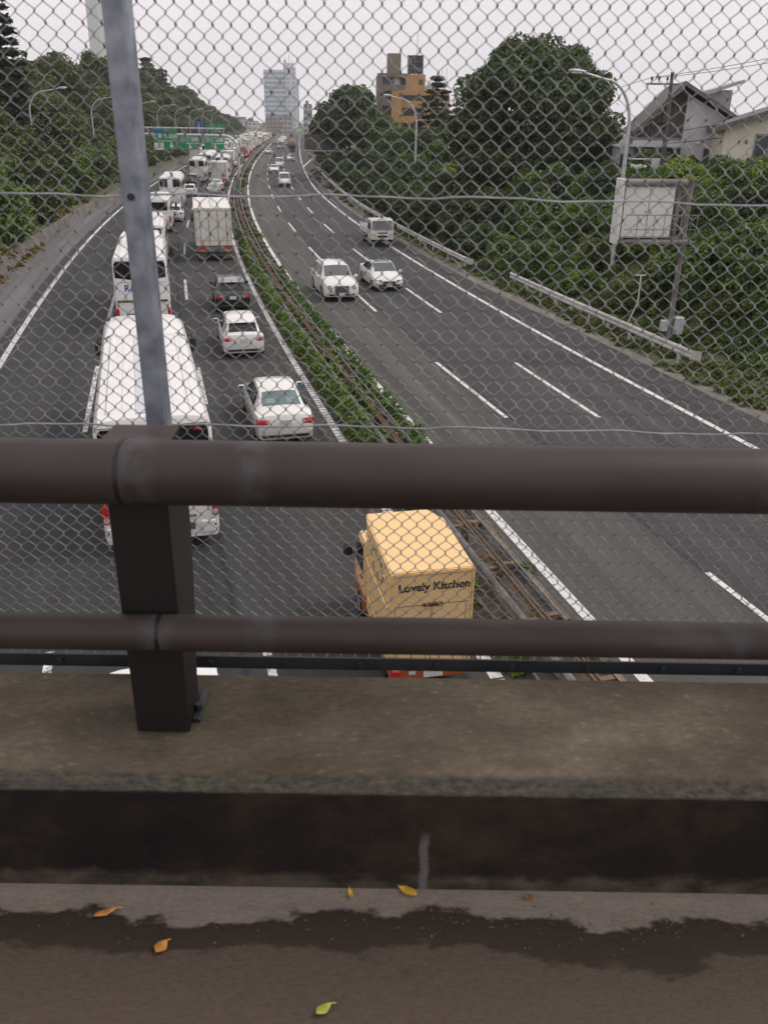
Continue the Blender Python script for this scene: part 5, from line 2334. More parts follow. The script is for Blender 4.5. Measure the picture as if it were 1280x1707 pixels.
def tri(root, fa):
    mb = MB()
    mb.prism([(-.42, 1.95), (.42, 1.95), (0, 1.25)], 'y', -.045, -.02)
    mb.build('triangle', M_redsign, root)


sign_on_post('yield_sign', 'small white board with a red triangle standing by the concrete wall on the right', -3.6, 156, 1.0, 2.25, 1.3, M_swhite, 0, extra=tri)
mb = MB()
p = rp(-1.5, 117)
rt = empty('reflector_plate', (p.x, p.y, 0), heading(117), 'small green plate on the median guard rail beside the cargo truck', 'marker')
mb.bbox(-.28, .28, -.03, .03, .8, 1.3, .02)
mb.build('plate', M_sgreen, rt)
mb = MB()
mb.tube([(0, .05, 0), (0, .05, 1.2)], .03, 6)
mb.build('post', M_pole, rt)
p = rp(-18.2, 104)
rt = empty('reflector_plate', (p.x, p.y, zl(-18.2, 104)), heading(104), 'small green plate behind the concrete barrier on the far left', 'marker')
mb = MB()
mb.tube([(0, 0, .55), (0, -.06, .55)], .25, 14)
mb.build('plate', M_sgreen, rt)
mb = MB()
mb.tube([(0, .03, -.4), (0, .03, .6)], .03, 6)
mb.build('post', M_pole, rt)
p = Vector((-34.5, 70, 0))
sign_on_post('yellow_sign', 'yellow sign cut off by the left edge of the photo', -27.6, 60.0, 3.9, 5.3, .9, M_yellow, heading(60))
rt = empty('camera_mast', (-41.2, 122, 1.0), 0, 'short mast with three white camera housings at the foot of the wood', 'camera mast')
mb = MB()
mb.tube([(0, 0, -.8), (0, 0, 2.7)], .06, 8)
mb.tube([(-.6, 0, 1.9), (.5, 0, 1.9)], .04, 6)
mb.build('mast', M_pole, rt)
for x, z in ((-.6, 1.95), (.5, 1.95), (.3, 2.75)):
    mb = MB()
    mb.bbox(x - .2, x + .2, -.35, .2, z - .18, z + .2, .06)
    mb.build('camera', M_white, rt)

# ------------------------------------------------------------------ cabinet-backed information sign on its post, right
cs = empty('cabinet_sign', (12.05, 36.4, .1), R(6), 'white two-door cabinet on a tall post over the verge, back of an electronic sign', 'cabinet')
mb = MB()
mb.tube([(.0, 0, -.3), (.0, 0, 7.0)], .11, 14)
mb.build('post', M_greybeam, cs, smooth=50)
mb = MB()
mb.bbox(-2.72, -.6, -.05, .55, 4.75, 6.72, .04)
bx = mb.build('cabinet', M_white, cs)
mb = MB()
for x in (-2.70, -1.66, -.62):
    mb.box(x - .012, x + .012, -.058, -.04, 4.8, 6.66)
mb.box(-2.68, -.64, -.058, -.04, 4.80, 4.815)
mb.build('door_gap', M_seam, bx)
mb = MB()
for x in (-1.76, -1.56):
    mb.bbox(x - .02, x + .02, -.08, -.05, 5.72, 5.82, .01)
mb.build('door_handle', M_greybeam, bx)
mb = MB()
mb.tube([(-2.82, -.1, 6.86), (-.25, -.1, 6.86)], .14, 12)
mb.build('top_pipe', M_conc2, cs, smooth=50)
mb = MB()
mb.bbox(-2.84, .2, -.75, .6, 4.58, 4.70, .02)
mb.build('walkway', M_conc, cs)
mb = MB()
mb.bbox(-2.88, -2.78, -.2, .62, 4.5, 7.0, .02)
mb.build('side_plate', M_white, cs)
for z in (5.15, 5.7):
    mb = MB()
    mb.tube([(-2.8, -.72, z), (.15, -.72, z)], .018, 6)
    mb.build('rail_bar', M_greybeam, cs)
for x in (-2.3, -1.6, -1.2, -.5, -.1, .15):
    mb = MB()
    mb.tube([(x, -.72, 4.7), (x, -.72, 5.7)], .016, 6)
    mb.build('rail_upright', M_greybeam, cs)
mb = MB()
mb.bbox(-.45, -.3, .1, .5, 4.7, 6.8, .02)
mb.bbox(-.1, .0, .2, .3, 4.7, 6.8, .02)
mb.build('frame_upright', M_conc2, cs)
mb = MB()
mb.bbox(-.40, -.12, -.12, .16, .95, 1.4, .02)
mb.bbox(.12, .50, -.26, .1, .85, 1.55, .02)
mb.build('switch_box', M_sback if False else M_pole, cs)

wp = empty('bent_pipe', (11.62, 41.5, .1), 0, 'thin bent white pipe with a T-shaped top leaning over the near guard rail', 'pipe')
mb = MB()
mb.tube([(0, 0, -.2), (.02, 0, .05), (.40, 0, 1.15), (.42, 0, 1.4), (.40, 0, 2.45)], .035, 8)
mb.tube([(.12, 0, 2.45), (.62, 0, 2.45)], .025, 8)
mb.build('pipe', M_white, wp, smooth=40)

# back of the overhead sign for the inbound lanes
p = rp(9.4, 155)
ob = empty('overhead_sign', (p.x, p.y, 0), heading(155), 'grey-brown slatted back of an overhead sign on the far right side of the road', 'overhead sign')
mb = MB()
mb.tube([(6.6, .3, -.2), (6.6, .3, 7.2)], .22, 10)
mb.tube([(-.1, .3, 4.35), (6.6, .3, 4.35)], .14, 8)
mb.build('post', M_pole, ob, smooth=50)
mb = MB()
mb.box(0, 6.2, -.05, .12, 4.6, 6.9)
bk = mb.build('board', M_sback, ob)
mb = MB()
for z in np.arange(4.8, 6.9, .42):
    mb.box(0, 6.2, -.12, -.05, z - .05, z + .05)
for x in np.arange(.3, 6.2, 1.4):
    mb.box(x - .05, x + .05, -.16, -.12, 4.5, 7.0)
mb.build('slat', M_greybeam, bk)
# ------------------------------------------------------------------ trees


def tree_proto(seed, m, kind='round', H=16.0, rx=4.6, n=5200, leaf=.52, zc=.62, rz=.36, nsub=34, zmin=-.8, inner=.3, sub=(.2, .36), kmax=.93):
    """crown and trunk meshes for one tree variant, foot at the origin"""
    rng = np.random.default_rng(seed)
    if kind == 'conifer':
        P, N = [], []
        lv = 15
        for i in range(lv):
            t = i / (lv - 1)
            z = H * (.18 + .8 * t)
            rr = rx * (1 - t) ** .8 * rng.uniform(.75, 1.15) + .25
            nb = int(5 + 5 * (1 - t))
            for k in range(nb):
                a = rng.uniform(0, 6.28)
                L = rr * rng.uniform(.6, 1.1)
                c = int(n / (lv * 7))
                q = rng.random(c) ** .7
                P.append(np.stack([q * L * math.cos(a) + rng.normal(0, .28, c), q * L * math.sin(a) + rng.normal(0, .28, c), z - q * L * .10 + rng.normal(0, .12, c) + .1 * H / 16], 1))
                N.append(np.tile([0, 0, 1.0], (c, 1)))
        P, N = np.concatenate(P), np.concatenate(N)
        crown = leaves_mesh('crown', P, N, leaf, m, rng, 1.8, .5)
        tr = MB()
        tr.tube([(0, 0, -.5), (0, 0, H * .98)], .2, 8, radii=[H * .018, .04])
    else:
        bl = crown_blobs(rng, rx, H * rz, H * zc, nsub, sub, zmin=zmin, kmax=kmax)
        P, N = blob_points(rng, bl, n, inner)
        crown = leaves_mesh('crown', P, N, leaf, m, rng, 1.4, .75)
        tr = trunk_mb(H * .8, H * .018, rx, H * zc, rng)
    me = bpy.data.meshes.new('trunk')
    me.from_pydata(tr.v, [], tr.f)
    me.materials.append(M_bark)
    me.polygons.foreach_set('use_smooth', [True] * len(me.polygons))
    return crown, me


def plant(proto, name, x, y, z, s, rz, label, cat='tree', group=None, sz=None):
    root = empty(name, (x, y, z), rz, label, cat, group)
    root.scale = (s, s, sz or s)
    for nm, me in (('crown', proto[0]), ('trunk', proto[1])):
        o = bpy.data.objects.new(nm, me)
        C.objects.link(o)
        o.parent = root
    return root


rg = np.random.default_rng(99)
WOOD = [tree_proto(i, L_wood, H=16, rx=4.4 + .4 * (i % 3), n=9500, leaf=.40, nsub=26, sub=(.28, .46)) for i in range(5)]
PINE = tree_proto(40, L_conifer, 'conifer', H=16, rx=3.0, n=5200, leaf=.42)
LOW = [tree_proto(60 + i, L_ivy if i == 2 else L_wood, H=6, rx=2.6, n=3600, leaf=.30, zc=.52, rz=.46, zmin=-1) for i in range(3)]
GW = 'trees of the wood on the left side'
yy_ = [40, 130, 166, 188, 214, 246, 300, 354, 440, 536, 640]
zz_ = [17.6, 17.8, 19.4, 19.6, 20.6, 21.5, 22.3, 22.0, 18.2, 14.5, 11]
for row, (off, k, step) in enumerate(((-25.2, .50, 6.0), (-28, .72, 7.0), (-35, .93, 7.5), (-44, 1.0, 8.5))):
    y = 44 + row * 3
    while y < 640:
        o_ = off + rg.uniform(-1.6, 1.6)
        p = rp(o_, y)
        zt = float(np.interp(y, yy_, zz_)) * k * rg.uniform(.80, 1.08)
        zg = zl(o_, y) - .1
        h = max(3.0, zt - zg)
        pr = WOOD[int(rg.integers(0, 5))]
        plant(pr, 'wood_tree', p.x, p.y, zg, h / 16 * rg.uniform(.85, 1.3) * (1.15 if row == 0 else 1), rg.uniform(0, 6.28), 'one of the dense leafy trees massed in the wood left of the expressway', group=GW, sz=h / 16.3)
        y += step * rg.uniform(.8, 1.25) * (1 if y < 250 else 1.5)
for i in range(16):
    y = 60 + i * 17 + rg.uniform(-5, 5)
    o_ = rg.uniform(-42, -30)
    p = rp(o_, y)
    zt = float(np.interp(y, yy_, zz_)) * rg.uniform(1.0, 1.08)
    plant(WOOD[i % 5], 'wood_tree', p.x, p.y, 3.0, (zt - 3) / 16 * .72, i, 'one of the taller crowns standing up out of the wood left of the expressway', group='taller crowns of the wood', sz=(zt - 3) / 16.3)
for y, o_, zt, lab in ((285, -33, 25.0, 'tallest dark conifer standing above the wood over the gantry signs'), (318, -33, 23.6, 'second dark conifer above the wood, right of the tallest one'), (300, -31, 21.5, 'lower dark conifer between the two tall ones above the wood')):
    p = rp(o_, y)
    plant(PINE, 'conifer_tree', p.x, p.y, 2, (zt - 2) / 16 * 1.45, y, lab, sz=(zt - 2) / 16)
plant(PINE, 'pine_tree', -40.8, 101, 3, 1.4, 1.0, 'dark pine cut off by the top left edge of the photo', sz=1.09)
GS = 'low shrubs behind the concrete barrier'
y = 56
while y < 260:
    o_ = (-19.4 if rg.random() < .5 else -21.6) + rg.uniform(-.8, .8)
    p = rp(o_, y)
    s = rg.uniform(.4, .95)
    plant(LOW[int(rg.integers(0, 3))], 'shrub', p.x, p.y, zl(o_, y) - .4, s, rg.uniform(0, 6), 'one of the low shrubs between the concrete barrier and the wood', 'shrub', GS)
    y += rg.uniform(.9, 2.4)

# big round tree, right
BIG = tree_proto(7, L_dark, H=14.2, rx=7.1, n=60000, leaf=.25, zc=.57, rz=.43, nsub=190, sub=(.13, .21), inner=.22, kmax=.86)
plant(BIG, 'round_tree', 11.75, 76, .6, 1.04, .4, 'huge dome-shaped dark evergreen tree towering beside the road on the right', sz=1.04)
MID = [tree_proto(20 + i, L_dark if i % 2 else L_hedge, H=10, rx=4.0, n=9000, leaf=.34, nsub=40) for i in range(3)]
p = Vector((-6.6, 150, 0))
plant(MID[1], 'leafy_tree', -6.6, 152, 1.0, 1.28, 1, 'rounded tree with a bright green top rising left of the grey apartment block', sz=1.36)
LIMETOP = tree_proto(31, L_hedge, H=8, rx=2.6, n=5000, leaf=.3)
plant(LIMETOP, 'leafy_tree', -5.9, 158, 5.0, 1.25, 2, 'lighter green crown showing on top of the rounded tree by the grey block', sz=1.22)
for x, y, z, s, sz, k, lab in (
        (-11.3, 168, .3, .80, 1.02, 0, 'dark tree at the left end of the right-hand trees, touching the overhead sign'),
        (-1.5, 150, .3, .9, .98, 2, 'tree in front of the grey apartment block, right of the rounded tree'),
        (1.8, 132, .3, .78, .82, 0, 'bushy tree below the orange apartment block, left of its street lamp'),
        (5.2, 118, .3, .8, .84, 1, 'bushy dark tree just right of the street lamp before the orange block'),
        (8.0, 104, .3, .82, .80, 2, 'dense tree filling the gap left of the huge round tree'),
        (-3.0, 126, .1, .55, .60, 1, 'small dark tree behind the white triangle sign'),
        (2.5, 108, .2, .60, .55, 0, 'low bushy tree behind the middle street lamp on the right'),
        (17.0, 92, 1.0, .9, .8, 1, 'dark tree half hidden behind the huge round tree'),
        (14.5, 125, .5, 1.0, .98, 2, 'tree on the skyline between the spreading cedar and the huge round tree'),
        (9.5, 128, .5, .95, .90, 0, 'tree at the foot of the spreading cedar')):
    plant(MID[k], 'leafy_tree', x, y, z, s, x * 3, lab, sz=sz)
CED = tree_proto(41, L_conifer, 'conifer', H=14.6, rx=5.2, n=9000, leaf=.34)
plant(CED, 'cedar_tree', 6.9, 140, .5, 1.2, .3, 'spreading dark cedar with layered boughs in front of the orange apartment block', sz=1.0)

# hedge bushes along the right guard rail
BUSH = [tree_proto(70 + i, (L_hedge, L_dark, L_dark)[i], H=3.2, rx=1.7, n=5200, leaf=.17, zc=.48, rz=.5, nsub=26, zmin=-1) for i in range(3)]
GB = 'bushes along the right-hand guard rail'
y = 61
k = 0
while y < 190:
    for o_ in ((14.6, 17.0, 19.6) if y < 110 else (14.9, 17.6)):
        p = rp(o_ + rg.uniform(-.7, .7), y + rg.uniform(-1.2, 1.2))
        if abs(p.x - 2.9) < 1.2 and abs(p.y - 101) < 2:
            continue
        s = rg.uniform(.62, 1.15) * (1.0 if o_ < 16 else 1.25)
        plant(BUSH[int(rg.integers(0, 3))], 'hedge_bush', p.x, p.y, zr(o_, y) - .3, s, rg.uniform(0, 6), 'one of the dense hedge bushes massed behind the long right-hand guard rail', 'bush', GB)
    y += rg.uniform(1.9, 3.2)
YEL = tree_proto(80, L_lime, H=3.6, rx=1.3, n=2600, leaf=.2, zc=.55, rz=.45)
plant(YEL, 'yellow_bush', 6.0, 92, 1.6, 1.0, 0, 'bright yellow-green bush standing out against the dark hedge left of the huge tree', 'bush')

# ivy-clad bank on the near right: shrubs on the slope
GI = 'leafy shrubs covering the near right bank'
SL = [tree_proto(90 + i, (L_ivy, L_ivy, L_hedge, L_dark, L_verge, L_lime)[i], H=2.6 + .3 * (i % 3), rx=1.7, n=7500, leaf=(.135, .16, .12, .15, .11, .14)[i], zc=.42, rz=.52, nsub=22 + 5 * (i % 3), zmin=-1) for i in range(6)]
for i in range(150):
    y = rg.uniform(31, 70)
    o_ = rg.uniform(14.6, 25.5)
    p = rp(o_, y)
    if (p - Vector((12.3, 36.4, 0))).length < 1.2:
        continue
    if o_ < 16.3 and 35 < p.y < 43.5:
        continue
    s = rg.uniform(.5, 1.25) * (1.0 if o_ > 17 else .7)
    plant(SL[int(rg.choice(6, p=(.30, .22, .18, .18, .08, .04)))], 'bank_shrub', p.x, p.y, zr(o_, y) - .35, s, rg.uniform(0, 6), 'one of the leafy shrubs covering the steep bank behind the cabinet sign', 'shrub', GI)
scatter('bank_ivy', lambda o, y: 1, 42000, 14.4, 25.5, 28, 76, .15, lambda o, y: .55, L_ivy, 61, zfn=zr, rscale=1.5)
for x, y, s, lab in ((16.6, 57, 1.25, 'bright shrub on the bank top in front of the grey house'), (20.0, 51, 1.35, 'bright shrub on the bank top below the cream house'), (14.4, 62, 1.2, 'yellowish shrub between the huge tree and the grey house')):
    o_ = (x - cx(y)) * .97
    plant(SL[0], 'garden_shrub', x, y, zr(o_, y) - .3, s, x, lab, 'shrub')

# grit washed into the gutter on the bridge
rng = np.random.default_rng(77)
mb = MB()
for i in range(260):
    x = rng.normal(.32, .28) if i % 3 else rng.uniform(-.9, .9)
    yq = rng.normal(1.125, .022) if i % 3 else rng.uniform(1.0, 1.19)
    r = rng.uniform(.0006, .0022) * (1.6 if rng.random() < .08 else 1)
    a = rng.uniform(0, 6.28)
    ring = [(x + r * rng.uniform(.7, 1.4) * math.cos(a + k * 1.05), yq + r * rng.uniform(.7, 1.2) * math.sin(a + k * 1.05), DZ - .0005) for k in range(6)]
    mb.loft([ring, [(x + (p[0] - x) * .55, yq + (p[1] - yq) * .55, DZ + r * .8) for p in ring]], closed=True)
tag(mb.build('gutter_grit', mat('pale_grit', (.13, .105, .08), .9, var=.4, scale=60)), kind='stuff')

# ------------------------------------------------------------------ retaining walls behind the hedge
for i, (pts, lab) in enumerate((([(-5.6, 152), (-3.2, 143), (-1.4, 131), (-.6, 124)], 'grey retaining wall with thin posts on top, by the white triangle sign'), ([(2.2, 112), (4.0, 107), (5.4, 103)], 'short grey retaining wall behind the middle street lamp on the right'))):
    root = empty('retaining_wall', (pts[0][0], pts[0][1], 0), 0, lab, 'wall')
    mb = MB()
    ring = []
    for x, y in pts:
        X, Y = x - pts[0][0], y - pts[0][1]
        ring.append([(X - .12, Y, -.3), (X - .12, Y, 2.05), (X + .15, Y, 2.05), (X + .15, Y, -.3)])
    mb.loft(ring, closed=True)
    mb.build('wall', M_conc2, root)
    for (xa, ya), (xb, yb) in zip(pts, pts[1:]):
        for t in (0, .5):
            X, Y = xa + (xb - xa) * t - pts[0][0], ya + (yb - ya) * t - pts[0][1]
            mb = MB()
            mb.tube([(X, Y, 2.0), (X, Y, 3.1)], .03, 6)
            mb.build('post', M_pole, root)

# ------------------------------------------------------------------ houses and apartment blocks on the right
M_gwall = mat('grey_house_wall', (.36, .355, .38), .8, c2=(.29, .285, .31), scale=1.2)
M_gwall2 = mat('pale_grey_house_wall', (.58, .575, .60), .8, var=.08, scale=1.0)
M_cwall = mat('cream_house_wall', (.70, .65, .53), .85, c2=(.6, .55, .44), scale=.8)
M_roof = mat('grey_roof', (.14, .13, .125), .7, var=.25, scale=3)
M_roof2 = mat('light_metal_roof', (.42, .41, .40), .5, .2, var=.1)
M_soffit = mat('timber_soffit', (.10, .088, .072), .8, var=.3, scale=6, stretch=(8, 1, 1))
M_orangew = mat('orange_render', (.52, .29, .11), .8, c2=(.44, .245, .095), scale=.5)
M_greyapt = mat('grey_brown_render', (.19, .17, .15), .85, var=.15, scale=.5)
M_wglass = mat('house_window', (.05, .06, .07), .15, var=.4, scale=.6)
M_balc = mat('balcony_panel', (.22, .21, .20), .7, var=.15)

hs_ = empty('grey_house', (16.55, 64, 4.4), R(-9), 'two-storey grey house with steep gabled roof and timber gable above the bank', 'house')
W_, D_ = 6.6, 8.0
mb = MB()
mb.prism([(.4, -.5), (W_ - .1, -.5), (W_ - .1, 5.0), (3.15, 6.75), (.4, 4.3)], 'y', .9, D_)
mb.build('wall', M_gwall, hs_)
mb = MB()
mb.prism([(3.45, -.5), (W_ - .05, -.5), (W_ - .05, 4.95), (3.45, 6.6)], 'y', .35, .9)
mb.build('bay_wall', M_gwall2, hs_)
mb = MB()
for (x0, z0, x1, z1) in ((.1, 4.05, 3.05, 7.12), (3.05, 7.12, 7.05, 4.85)):
    d = .22
    mb.prism([(x0, z0), (x1, z1), (x1, z1 + d), (x0, z0 + d)], 'y', -.5, D_ + .5)
rf = mb.build('roof', M_roof, hs_)
mb = MB()
mb.prism([(.09, 4.0), (3.05, 7.06), (7.06, 4.80), (7.06, 4.92), (3.05, 7.20), (.09, 4.13)], 'y', -.54, -.505)
mb.build('bargeboard', M_greyapt, rf)
mb = MB()
mb.prism([(5.0, 6.6), (7.2, 7.35), (7.2, 7.55), (4.6, 6.75)], 'y', 1.8, 7)
mb.build('upper_roof', M_roof2, rf)
mb = MB()
mb.box(5.0, 6.6, 2.2, 6.5, 5.2, 6.9)
mb.build('dormer', M_gwall, rf)
mb = MB()
mb.prism([(.45, 3.9), (3.44, 3.9), (3.44, 6.45), (3.05, 6.65), (.45, 4.2)], 'y', .82, .9)
mb.build('timber_gable', M_soffit, hs_)
mb = MB()
for x in np.arange(.8, 3.1, .33):
    mb.box(x - .03, x + .03, .77, .82, 3.9, 4.15 + (x - .45) * .9)
mb.build('gable_batten', M_greyapt, hs_)
for (x0, x1, z0, z1, yf) in ((5.0, 5.55, 2.0, 3.2, .35), (2.4, 3.3, 1.7, 3.1, .9), (1.9, 2.3, 1.9, 3.2, .9), (.9, 1.6, .4, 1.9, .9), (2.5, 3.2, .2, 1.2, .9)):
    mb = MB()
    mb.box(x0 - .06, x1 + .06, yf - .05, yf - .003, z0 - .06, z1 + .06)
    f = mb.build('window', M_balc, hs_)
    mb = MB()
    mb.box(x0, (x0 + x1) / 2 - .02, yf - .06, yf - .04, z0, z1)
    mb.box((x0 + x1) / 2 + .02, x1, yf - .06, yf - .04, z0, z1)
    mb.build('pane', M_wglass, f)
mb = MB()
mb.box(.1, 3.4, -.6, .9, 3.3, 3.42)
mb.box(.1, 3.4, -.6, -.52, 3.42, 3.7)
mb.build('balcony', M_gwall2, hs_)
mb = MB()
mb.box(-.75, .4, .6, 5, -.5, 3.2)
mb.box(-.85, .5, .5, 5.1, 3.2, 3.32)
lw = mb.build('side_wing', M_gwall, hs_)
mb = MB()
mb.box(-.5, .15, .53, .59, 1.5, 2.8)
mb.build('window', M_wglass, lw)
mb = MB()
mb.tube([(4.5, .34, 3.65), (4.5, .16, 3.65)], .16, 12)
mb.build('satellite_dish', M_white, hs_)

ch_ = empty('cream_house', (20.05, 56, 4.6), R(-14), 'cream-walled house with a dark balcony cut off by the right edge of the photo', 'house')
mb = MB()
mb.prism([(0, -.5), (9, -.5), (9, 7.3), (0, 4.35)], 'y', 0, 8)
mb.build('wall', M_cwall, ch_)
mb = MB()
mb.prism([(-.45, 4.15), (9.4, 7.40), (9.4, 7.72), (-.45, 4.47)], 'y', -.6, 8.4)
mb.build('roof', M_roof, ch_)
mb = MB()
mb.box(1.75, 3.45, -.05, -.003, 2.1, 4.05)
f = mb.build('window', M_balc, ch_)
mb = MB()
mb.box(1.85, 2.55, -.065, -.045, 2.15, 3.95)
mb.box(2.65, 3.35, -.065, -.045, 2.15, 3.95)
mb.build('pane', M_wglass, f)
mb = MB()
mb.box(.1, 6, -1.3, -.06, .2, .35)
mb.box(.1, 6, -1.3, -1.22, .35, 2.05)
mb.box(.1, .18, -1.22, -.06, .35, 2.05)
mb.box(.05, 6, -1.36, -1.2, 2.05, 2.12)
mb.build('balcony', mat('dark_balcony', (.03, .028, .026), .6, var=.2), ch_)
mb = MB()
mb.tube([(1.3, -.02, 3.7), (1.3, -.16, 3.55)], .07, 8)
mb.build('vent_hood', M_balc, ch_)

lo_ = empty('low_cream_house', (13.4, 82, 3.8), 0, 'small cream-coloured house half hidden by the street lamp, between huge tree and grey house', 'house')
mb = MB()
mb.box(5.6, 10.4, 0, 5, -2, 2.3)
mb.build('wall', M_cwall, lo_)
mb = MB()
mb.box(7.4, 8.9, -.05, .0, .7, 1.9)
mb.build('window', M_wglass, lo_)
mb = MB()
mb.prism([(5.3, 2.3), (10.7, 2.3), (9.6, 3.2), (6.4, 3.2)], 'y', -.4, 5.4)
mb.build('roof', M_roof, lo_)

# electricity pole and wires
ep = empty('utility_pole', (17.45, 58.6, 4.2), 0, 'concrete utility pole with crossarm, transformer and wires in front of the grey house', 'utility pole')
mb = MB()
mb.tube([(0, 0, -.6), (-.25, 0, 7.8)], .14, 10, radii=[.17, .10])
mb.build('pole', mat('weathered_pole', (.10, .095, .085), .85, var=.2), ep, smooth=60)
mb = MB()
mb.bbox(-1.75, .25, -.08, .08, 7.1, 7.2, .02)
mb.bbox(-1.3, .6, -.06, .06, 2.75, 2.85, .02)
ca = mb.build('crossarm', M_greybeam, ep)
mb = MB()
for x in (-1.45, -1.0, -.5):
    mb.tube([(x, 0, 7.2), (x, 0, 7.36), (x, 0, 7.38), (x, 0, 7.55)], .05, 8, radii=[.03, .03, .075, .06])
mb.build('insulator', M_dark, ca)
mb = MB()
mb.tube([(-.62, -.25, 2.2), (-.62, -.25, 2.95)], .27, 14)
mb.build('transformer', M_pole, ep, smooth=50)
mb = MB()
for x, z in ((-2.0, 2.45), (-1.75, 2.4), (-1.5, 2.45), (-1.2, 2.4)):
    mb.bbox(x - .1, x + .1, -.2, .1, z - .12, z + .12, .03)
mb.bbox(-2.3, -.9, -.03, .03, 2.85, 2.92, .01)
mb.build('fuse_box', M_swhite, ep)
mb = MB()
for k in range(5):
    mb.bbox(-1.1 + k * .22, -.95 + k * .22, -.15, .1, 4.6 + .18 * (k % 3), 4.85 + .2 * (k % 2), .03)
mb.build('cable_joint', M_dark, ep)
M_cable = mat('black_cable', (.03, .03, .03), .6, var=.1)
GWI = 'overhead wires from the utility pole'


def wire(a, b, sag, r=.016):
    a, b = Vector(a), Vector(b)
    mb = MB()
    mb.tube([a.lerp(b, t) - Vector((0, 0, sag * 4 * t * (1 - t))) for t in np.linspace(0, 1, 15)], r, 5)
    return mb.build('overhead_wire', M_cable)


tag(wire((16.0, 58.6, 11.7), (32, 46, 15.6), .5), 'topmost overhead wire running right from the pole crossarm', 'wire')
tag(wire((16.45, 58.6, 11.7), (32, 47, 15.2), .55), 'second overhead wire running right from the pole crossarm', 'wire')
tag(wire((16.0, 58.6, 11.7), (2, 84, 8.5), .5), 'overhead wire running left from the crossarm toward the huge tree', 'wire')
tag(wire((17.3, 58.6, 8.6), (34, 50, 13.6), .5, .022), 'thick overhead cable crossing the grey gable toward the right edge', 'wire')
tag(wire((17.35, 58.6, 8.0), (34, 50, 12.2), .6, .022), 'lower thick overhead cable crossing below the grey gable', 'wire')

# orange apartment block with the grey one behind
ob_ = empty('orange_apartment_block', (.3, 204, 0), R(-4), 'orange rendered apartment block with stacked balconies and a lift tower on its roof', 'apartment block')
mb = MB()
mb.box(0, 2.2, 0, 10, -.5, 15.1)
mb.box(2.2, 12.4, 2.6, 12, -.5, 14.6)
for k in range(5):
    z = 3.0 * k
    mb.box(2.2, 12.4, .9, 2.6, z - .1, z + 1.25)
mb.box(7.0, 8.2, .7, 2.6, -.5, 14.8)
mb.box(2.2, 12.4, .9, 2.6, 14.3, 15.3)
mb.box(-1.6, 0, 1.5, 8, -.5, 10.2)
wl_ = mb.build('wall', M_orangew, ob_)
for k in range(5):
    z = 3.0 * k + 1.3
    for x0, x1 in ((2.6, 4.6), (5.0, 6.6), (8.6, 10.2), (10.5, 12.0)):
        mb = MB()
        mb.box(x0, x1, 2.5, 2.59, z, z + 1.35)
        mb.build('window', M_wglass, ob_)
mb = MB()
mb.box(2.9, 7.0, 2.0, 7, 14.6, 18.4)
tw = mb.build('lift_tower', M_orangew, ob_)
mb = MB()
mb.box(5.7, 6.6, 1.93, 1.995, 16.4, 17.4)
mb.build('window', M_wglass, tw)
mb = MB()
mb.box(3.3, 6.4, 2.6, 2.8, 18.5, 22.0)
bb = mb.build('billboard_back', mat('dark_billboard_back', (.035, .033, .035), .7, c2=(.09, .088, .09), scale=.7), ob_)
mb = MB()
for x in (3.2, 4.8, 6.5):
    mb.box(x - .07, x + .07, 2.4, 2.6, 18.4, 22.1)
for z in (19.6, 20.9, 22.0):
    mb.box(3.2, 6.5, 2.45, 2.59, z - .06, z + .06)
mb.tube([(5.2, 2.3, 22), (5.2, 2.3, 26.3)], .05, 5)
mb.build('billboard_frame', M_greybeam, bb)
mb = MB()
for x in (10.6, 11.6):
    mb.tube([(x, 3, 14.6), (x, 3, 19.6)], .07, 6)
mb.bbox(7.2, 9.4, 3, 6, 15.2, 16.4, .2)
mb.build('roof_plant', M_pole, ob_)

gb_ = empty('grey_apartment_block', (-3.0, 222, 0), R(3), 'grey-brown apartment block with balconies and a square roof tower, left behind the orange block', 'apartment block')
mb = MB()
mb.box(0, 1.2, 0, 9, -.5, 19.0)
mb.box(1.2, 7.6, 1.4, 11, -.5, 19.0)
for k in range(6):
    mb.box(1.2, 7.6, 0, 1.4, 3.15 * k - .1, 3.15 * k + 1.2)
mb.box(0, 7.7, -.1, 1.4, 18.5, 19.3)
mb.box(-1.6, 0, 3, 8, -.5, 7.6)
mb.build('wall', M_greyapt, gb_)
mb = MB()
mb.box(2.5, 5.6, 3, 8, 19.0, 23.6)
mb.build('roof_tower', mat('brown_roof_tower', (.22, .19, .145), .85, var=.12), gb_)
for k in range(6):
    for x0, x1 in ((1.7, 3.3), (4.0, 5.2), (5.7, 7.2)):
        mb = MB()
        mb.box(x0, x1, 1.32, 1.395, 3.15 * k + 1.25, 3.15 * k + 2.6)
        mb.build('window', M_wglass if x0 != 4.0 else M_grey_panel, gb_)

# ------------------------------------------------------------------ skyline
M_tower = window_wall('tower_glass_bands', (.60, .64, .70), (.33, .39, .48), 500, 4.0, 1.0, .62)  # both tower materials: pale glass, paled further to stand in for haze
M_tower2 = window_wall('tower_core_grid', (.62, .64, .69), (.42, .47, .54), 5.0, 4.0, .6, .6)
tw_ = empty('glass_tower', (-119.5, 900, 0), R(6), 'pale blue glass office tower standing at the end of the expressway', 'tower')
mb = MB()
mb.bbox(0, 20.5, 0, 26, -1, 52.4, .4)
mb.build('wall', M_tower, tw_)
mb = MB()
mb.bbox(20.5, 30.5, -1.5, 24, -1, 55, .4)
mb.bbox(18.8, 28.6, 3, 20, 52, 58.5, .3)
cr_ = mb.build('core', M_tower2, tw_)
mb = MB()
for x, z in ((20.5, 63), (24.5, 66), (27, 61)):
    mb.tube([(x, 6, 58), (x, 6, z)], .35, 6)
mb.bbox(19.2, 22.0, 4, 8, 58.5, 61, .2)
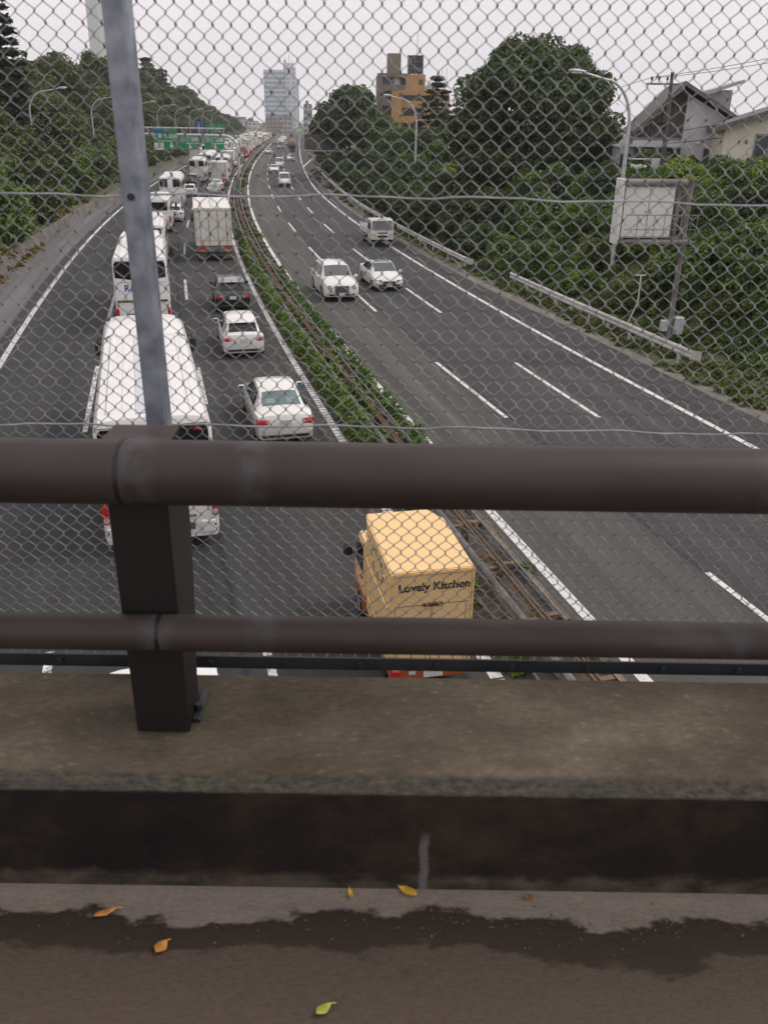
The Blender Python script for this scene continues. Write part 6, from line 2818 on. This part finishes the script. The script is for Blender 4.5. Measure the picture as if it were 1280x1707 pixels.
mb.build('antenna', M_pole, cr_)
mb = MB()
mb.box(30.5, 32.8, 2, 20, -1, 45)
mb.build('side_fin', M_grey_panel, tw_)

chm = empty('incinerator_chimney', (-94.6, 300, 0), 0, 'very tall pale chimney rising behind the wood beside the steel fence post', 'chimney')
mb = MB()
mb.tube([(5.0, 4, -1), (5.0, 4, 70)], 5, 8, radii=[5.3, 4.6])
mb.build('shaft', mat('pale_chimney', (.68, .72, .69), .7, var=.03, scale=.1), chm)

W1_ = window_wall('pale_block_windows', (.42, .40, .38), (.12, .13, .15), 3.2, 3.1, .55, .5)
W2_ = window_wall('white_block_windows', (.6, .59, .57), (.2, .22, .25), 2.8, 3.0, .5, .45)
W3_ = window_wall('brown_block_windows', (.30, .25, .21), (.10, .10, .11), 3.0, 3.0, .5, .5)
for i, (x, y, w, d, h, m, lab) in enumerate((
        (-47.5, 520, 4.5, 18, 17, W1_, 'tall narrow pinkish-grey block beyond the right-hand trees, beside the glass tower'),
        (-41, 470, 4, 14, 10, W2_, 'low white block at the left end of the right-hand trees'),
        (-70, 760, 8, 20, 12, W2_, 'pale low-rise block right of the glass tower base'),
        (-100, 760, 13, 20, 12, W3_, 'brown low-rise block below the right half of the glass tower'),
        (-82, 700, 10, 20, 11, W1_, 'small grey block below the right edge of the glass tower'),
        (-126, 760, 15, 20, 9, W2_, 'white low-rise block below the left half of the glass tower'),
        (-140, 820, 14, 20, 9, W1_, 'grey low-rise block left of the glass tower base'),
        (-112, 640, 10, 18, 9, W3_, 'short brown block beyond the far end of the jam'),
        (-96, 620, 9, 18, 8, W2_, 'short white block at the very end of the expressway'))):
    b_ = empty('city_block', (x, y, 0), R(6), lab, 'building')
    mb = MB()
    mb.bbox(0, w, 0, d, -1, h, .1)
    mb.build('wall', m, b_)
    mb = MB()
    mb.bbox(w * .25, w * .6, d * .3, d * .6, h - .2, h + 2.2, .1)
    mb.box(.3, w - .3, .3, d - .3, h, h + .5)
    mb.build('roof_house', M_conc2, b_)

# ------------------------------------------------------------------ air: the far end of the road fades a little
hz = MB()
hz.box(-420, 420, -20, 1150, -1.9, 74)
m, n, l, b = _new('haze_air')
n.remove(b)
pv = n.new('ShaderNodeVolumePrincipled')
pv.inputs['Color'].default_value = (.93, .95, 1.0, 1)
pv.inputs['Density'].default_value = HAZE
pv.inputs['Anisotropy'].default_value = .3
l.new(pv.outputs[0], n['Material Output'].inputs['Volume'])
if HAZE > 0:
    o = tag(hz.build('haze', m), kind='stuff')
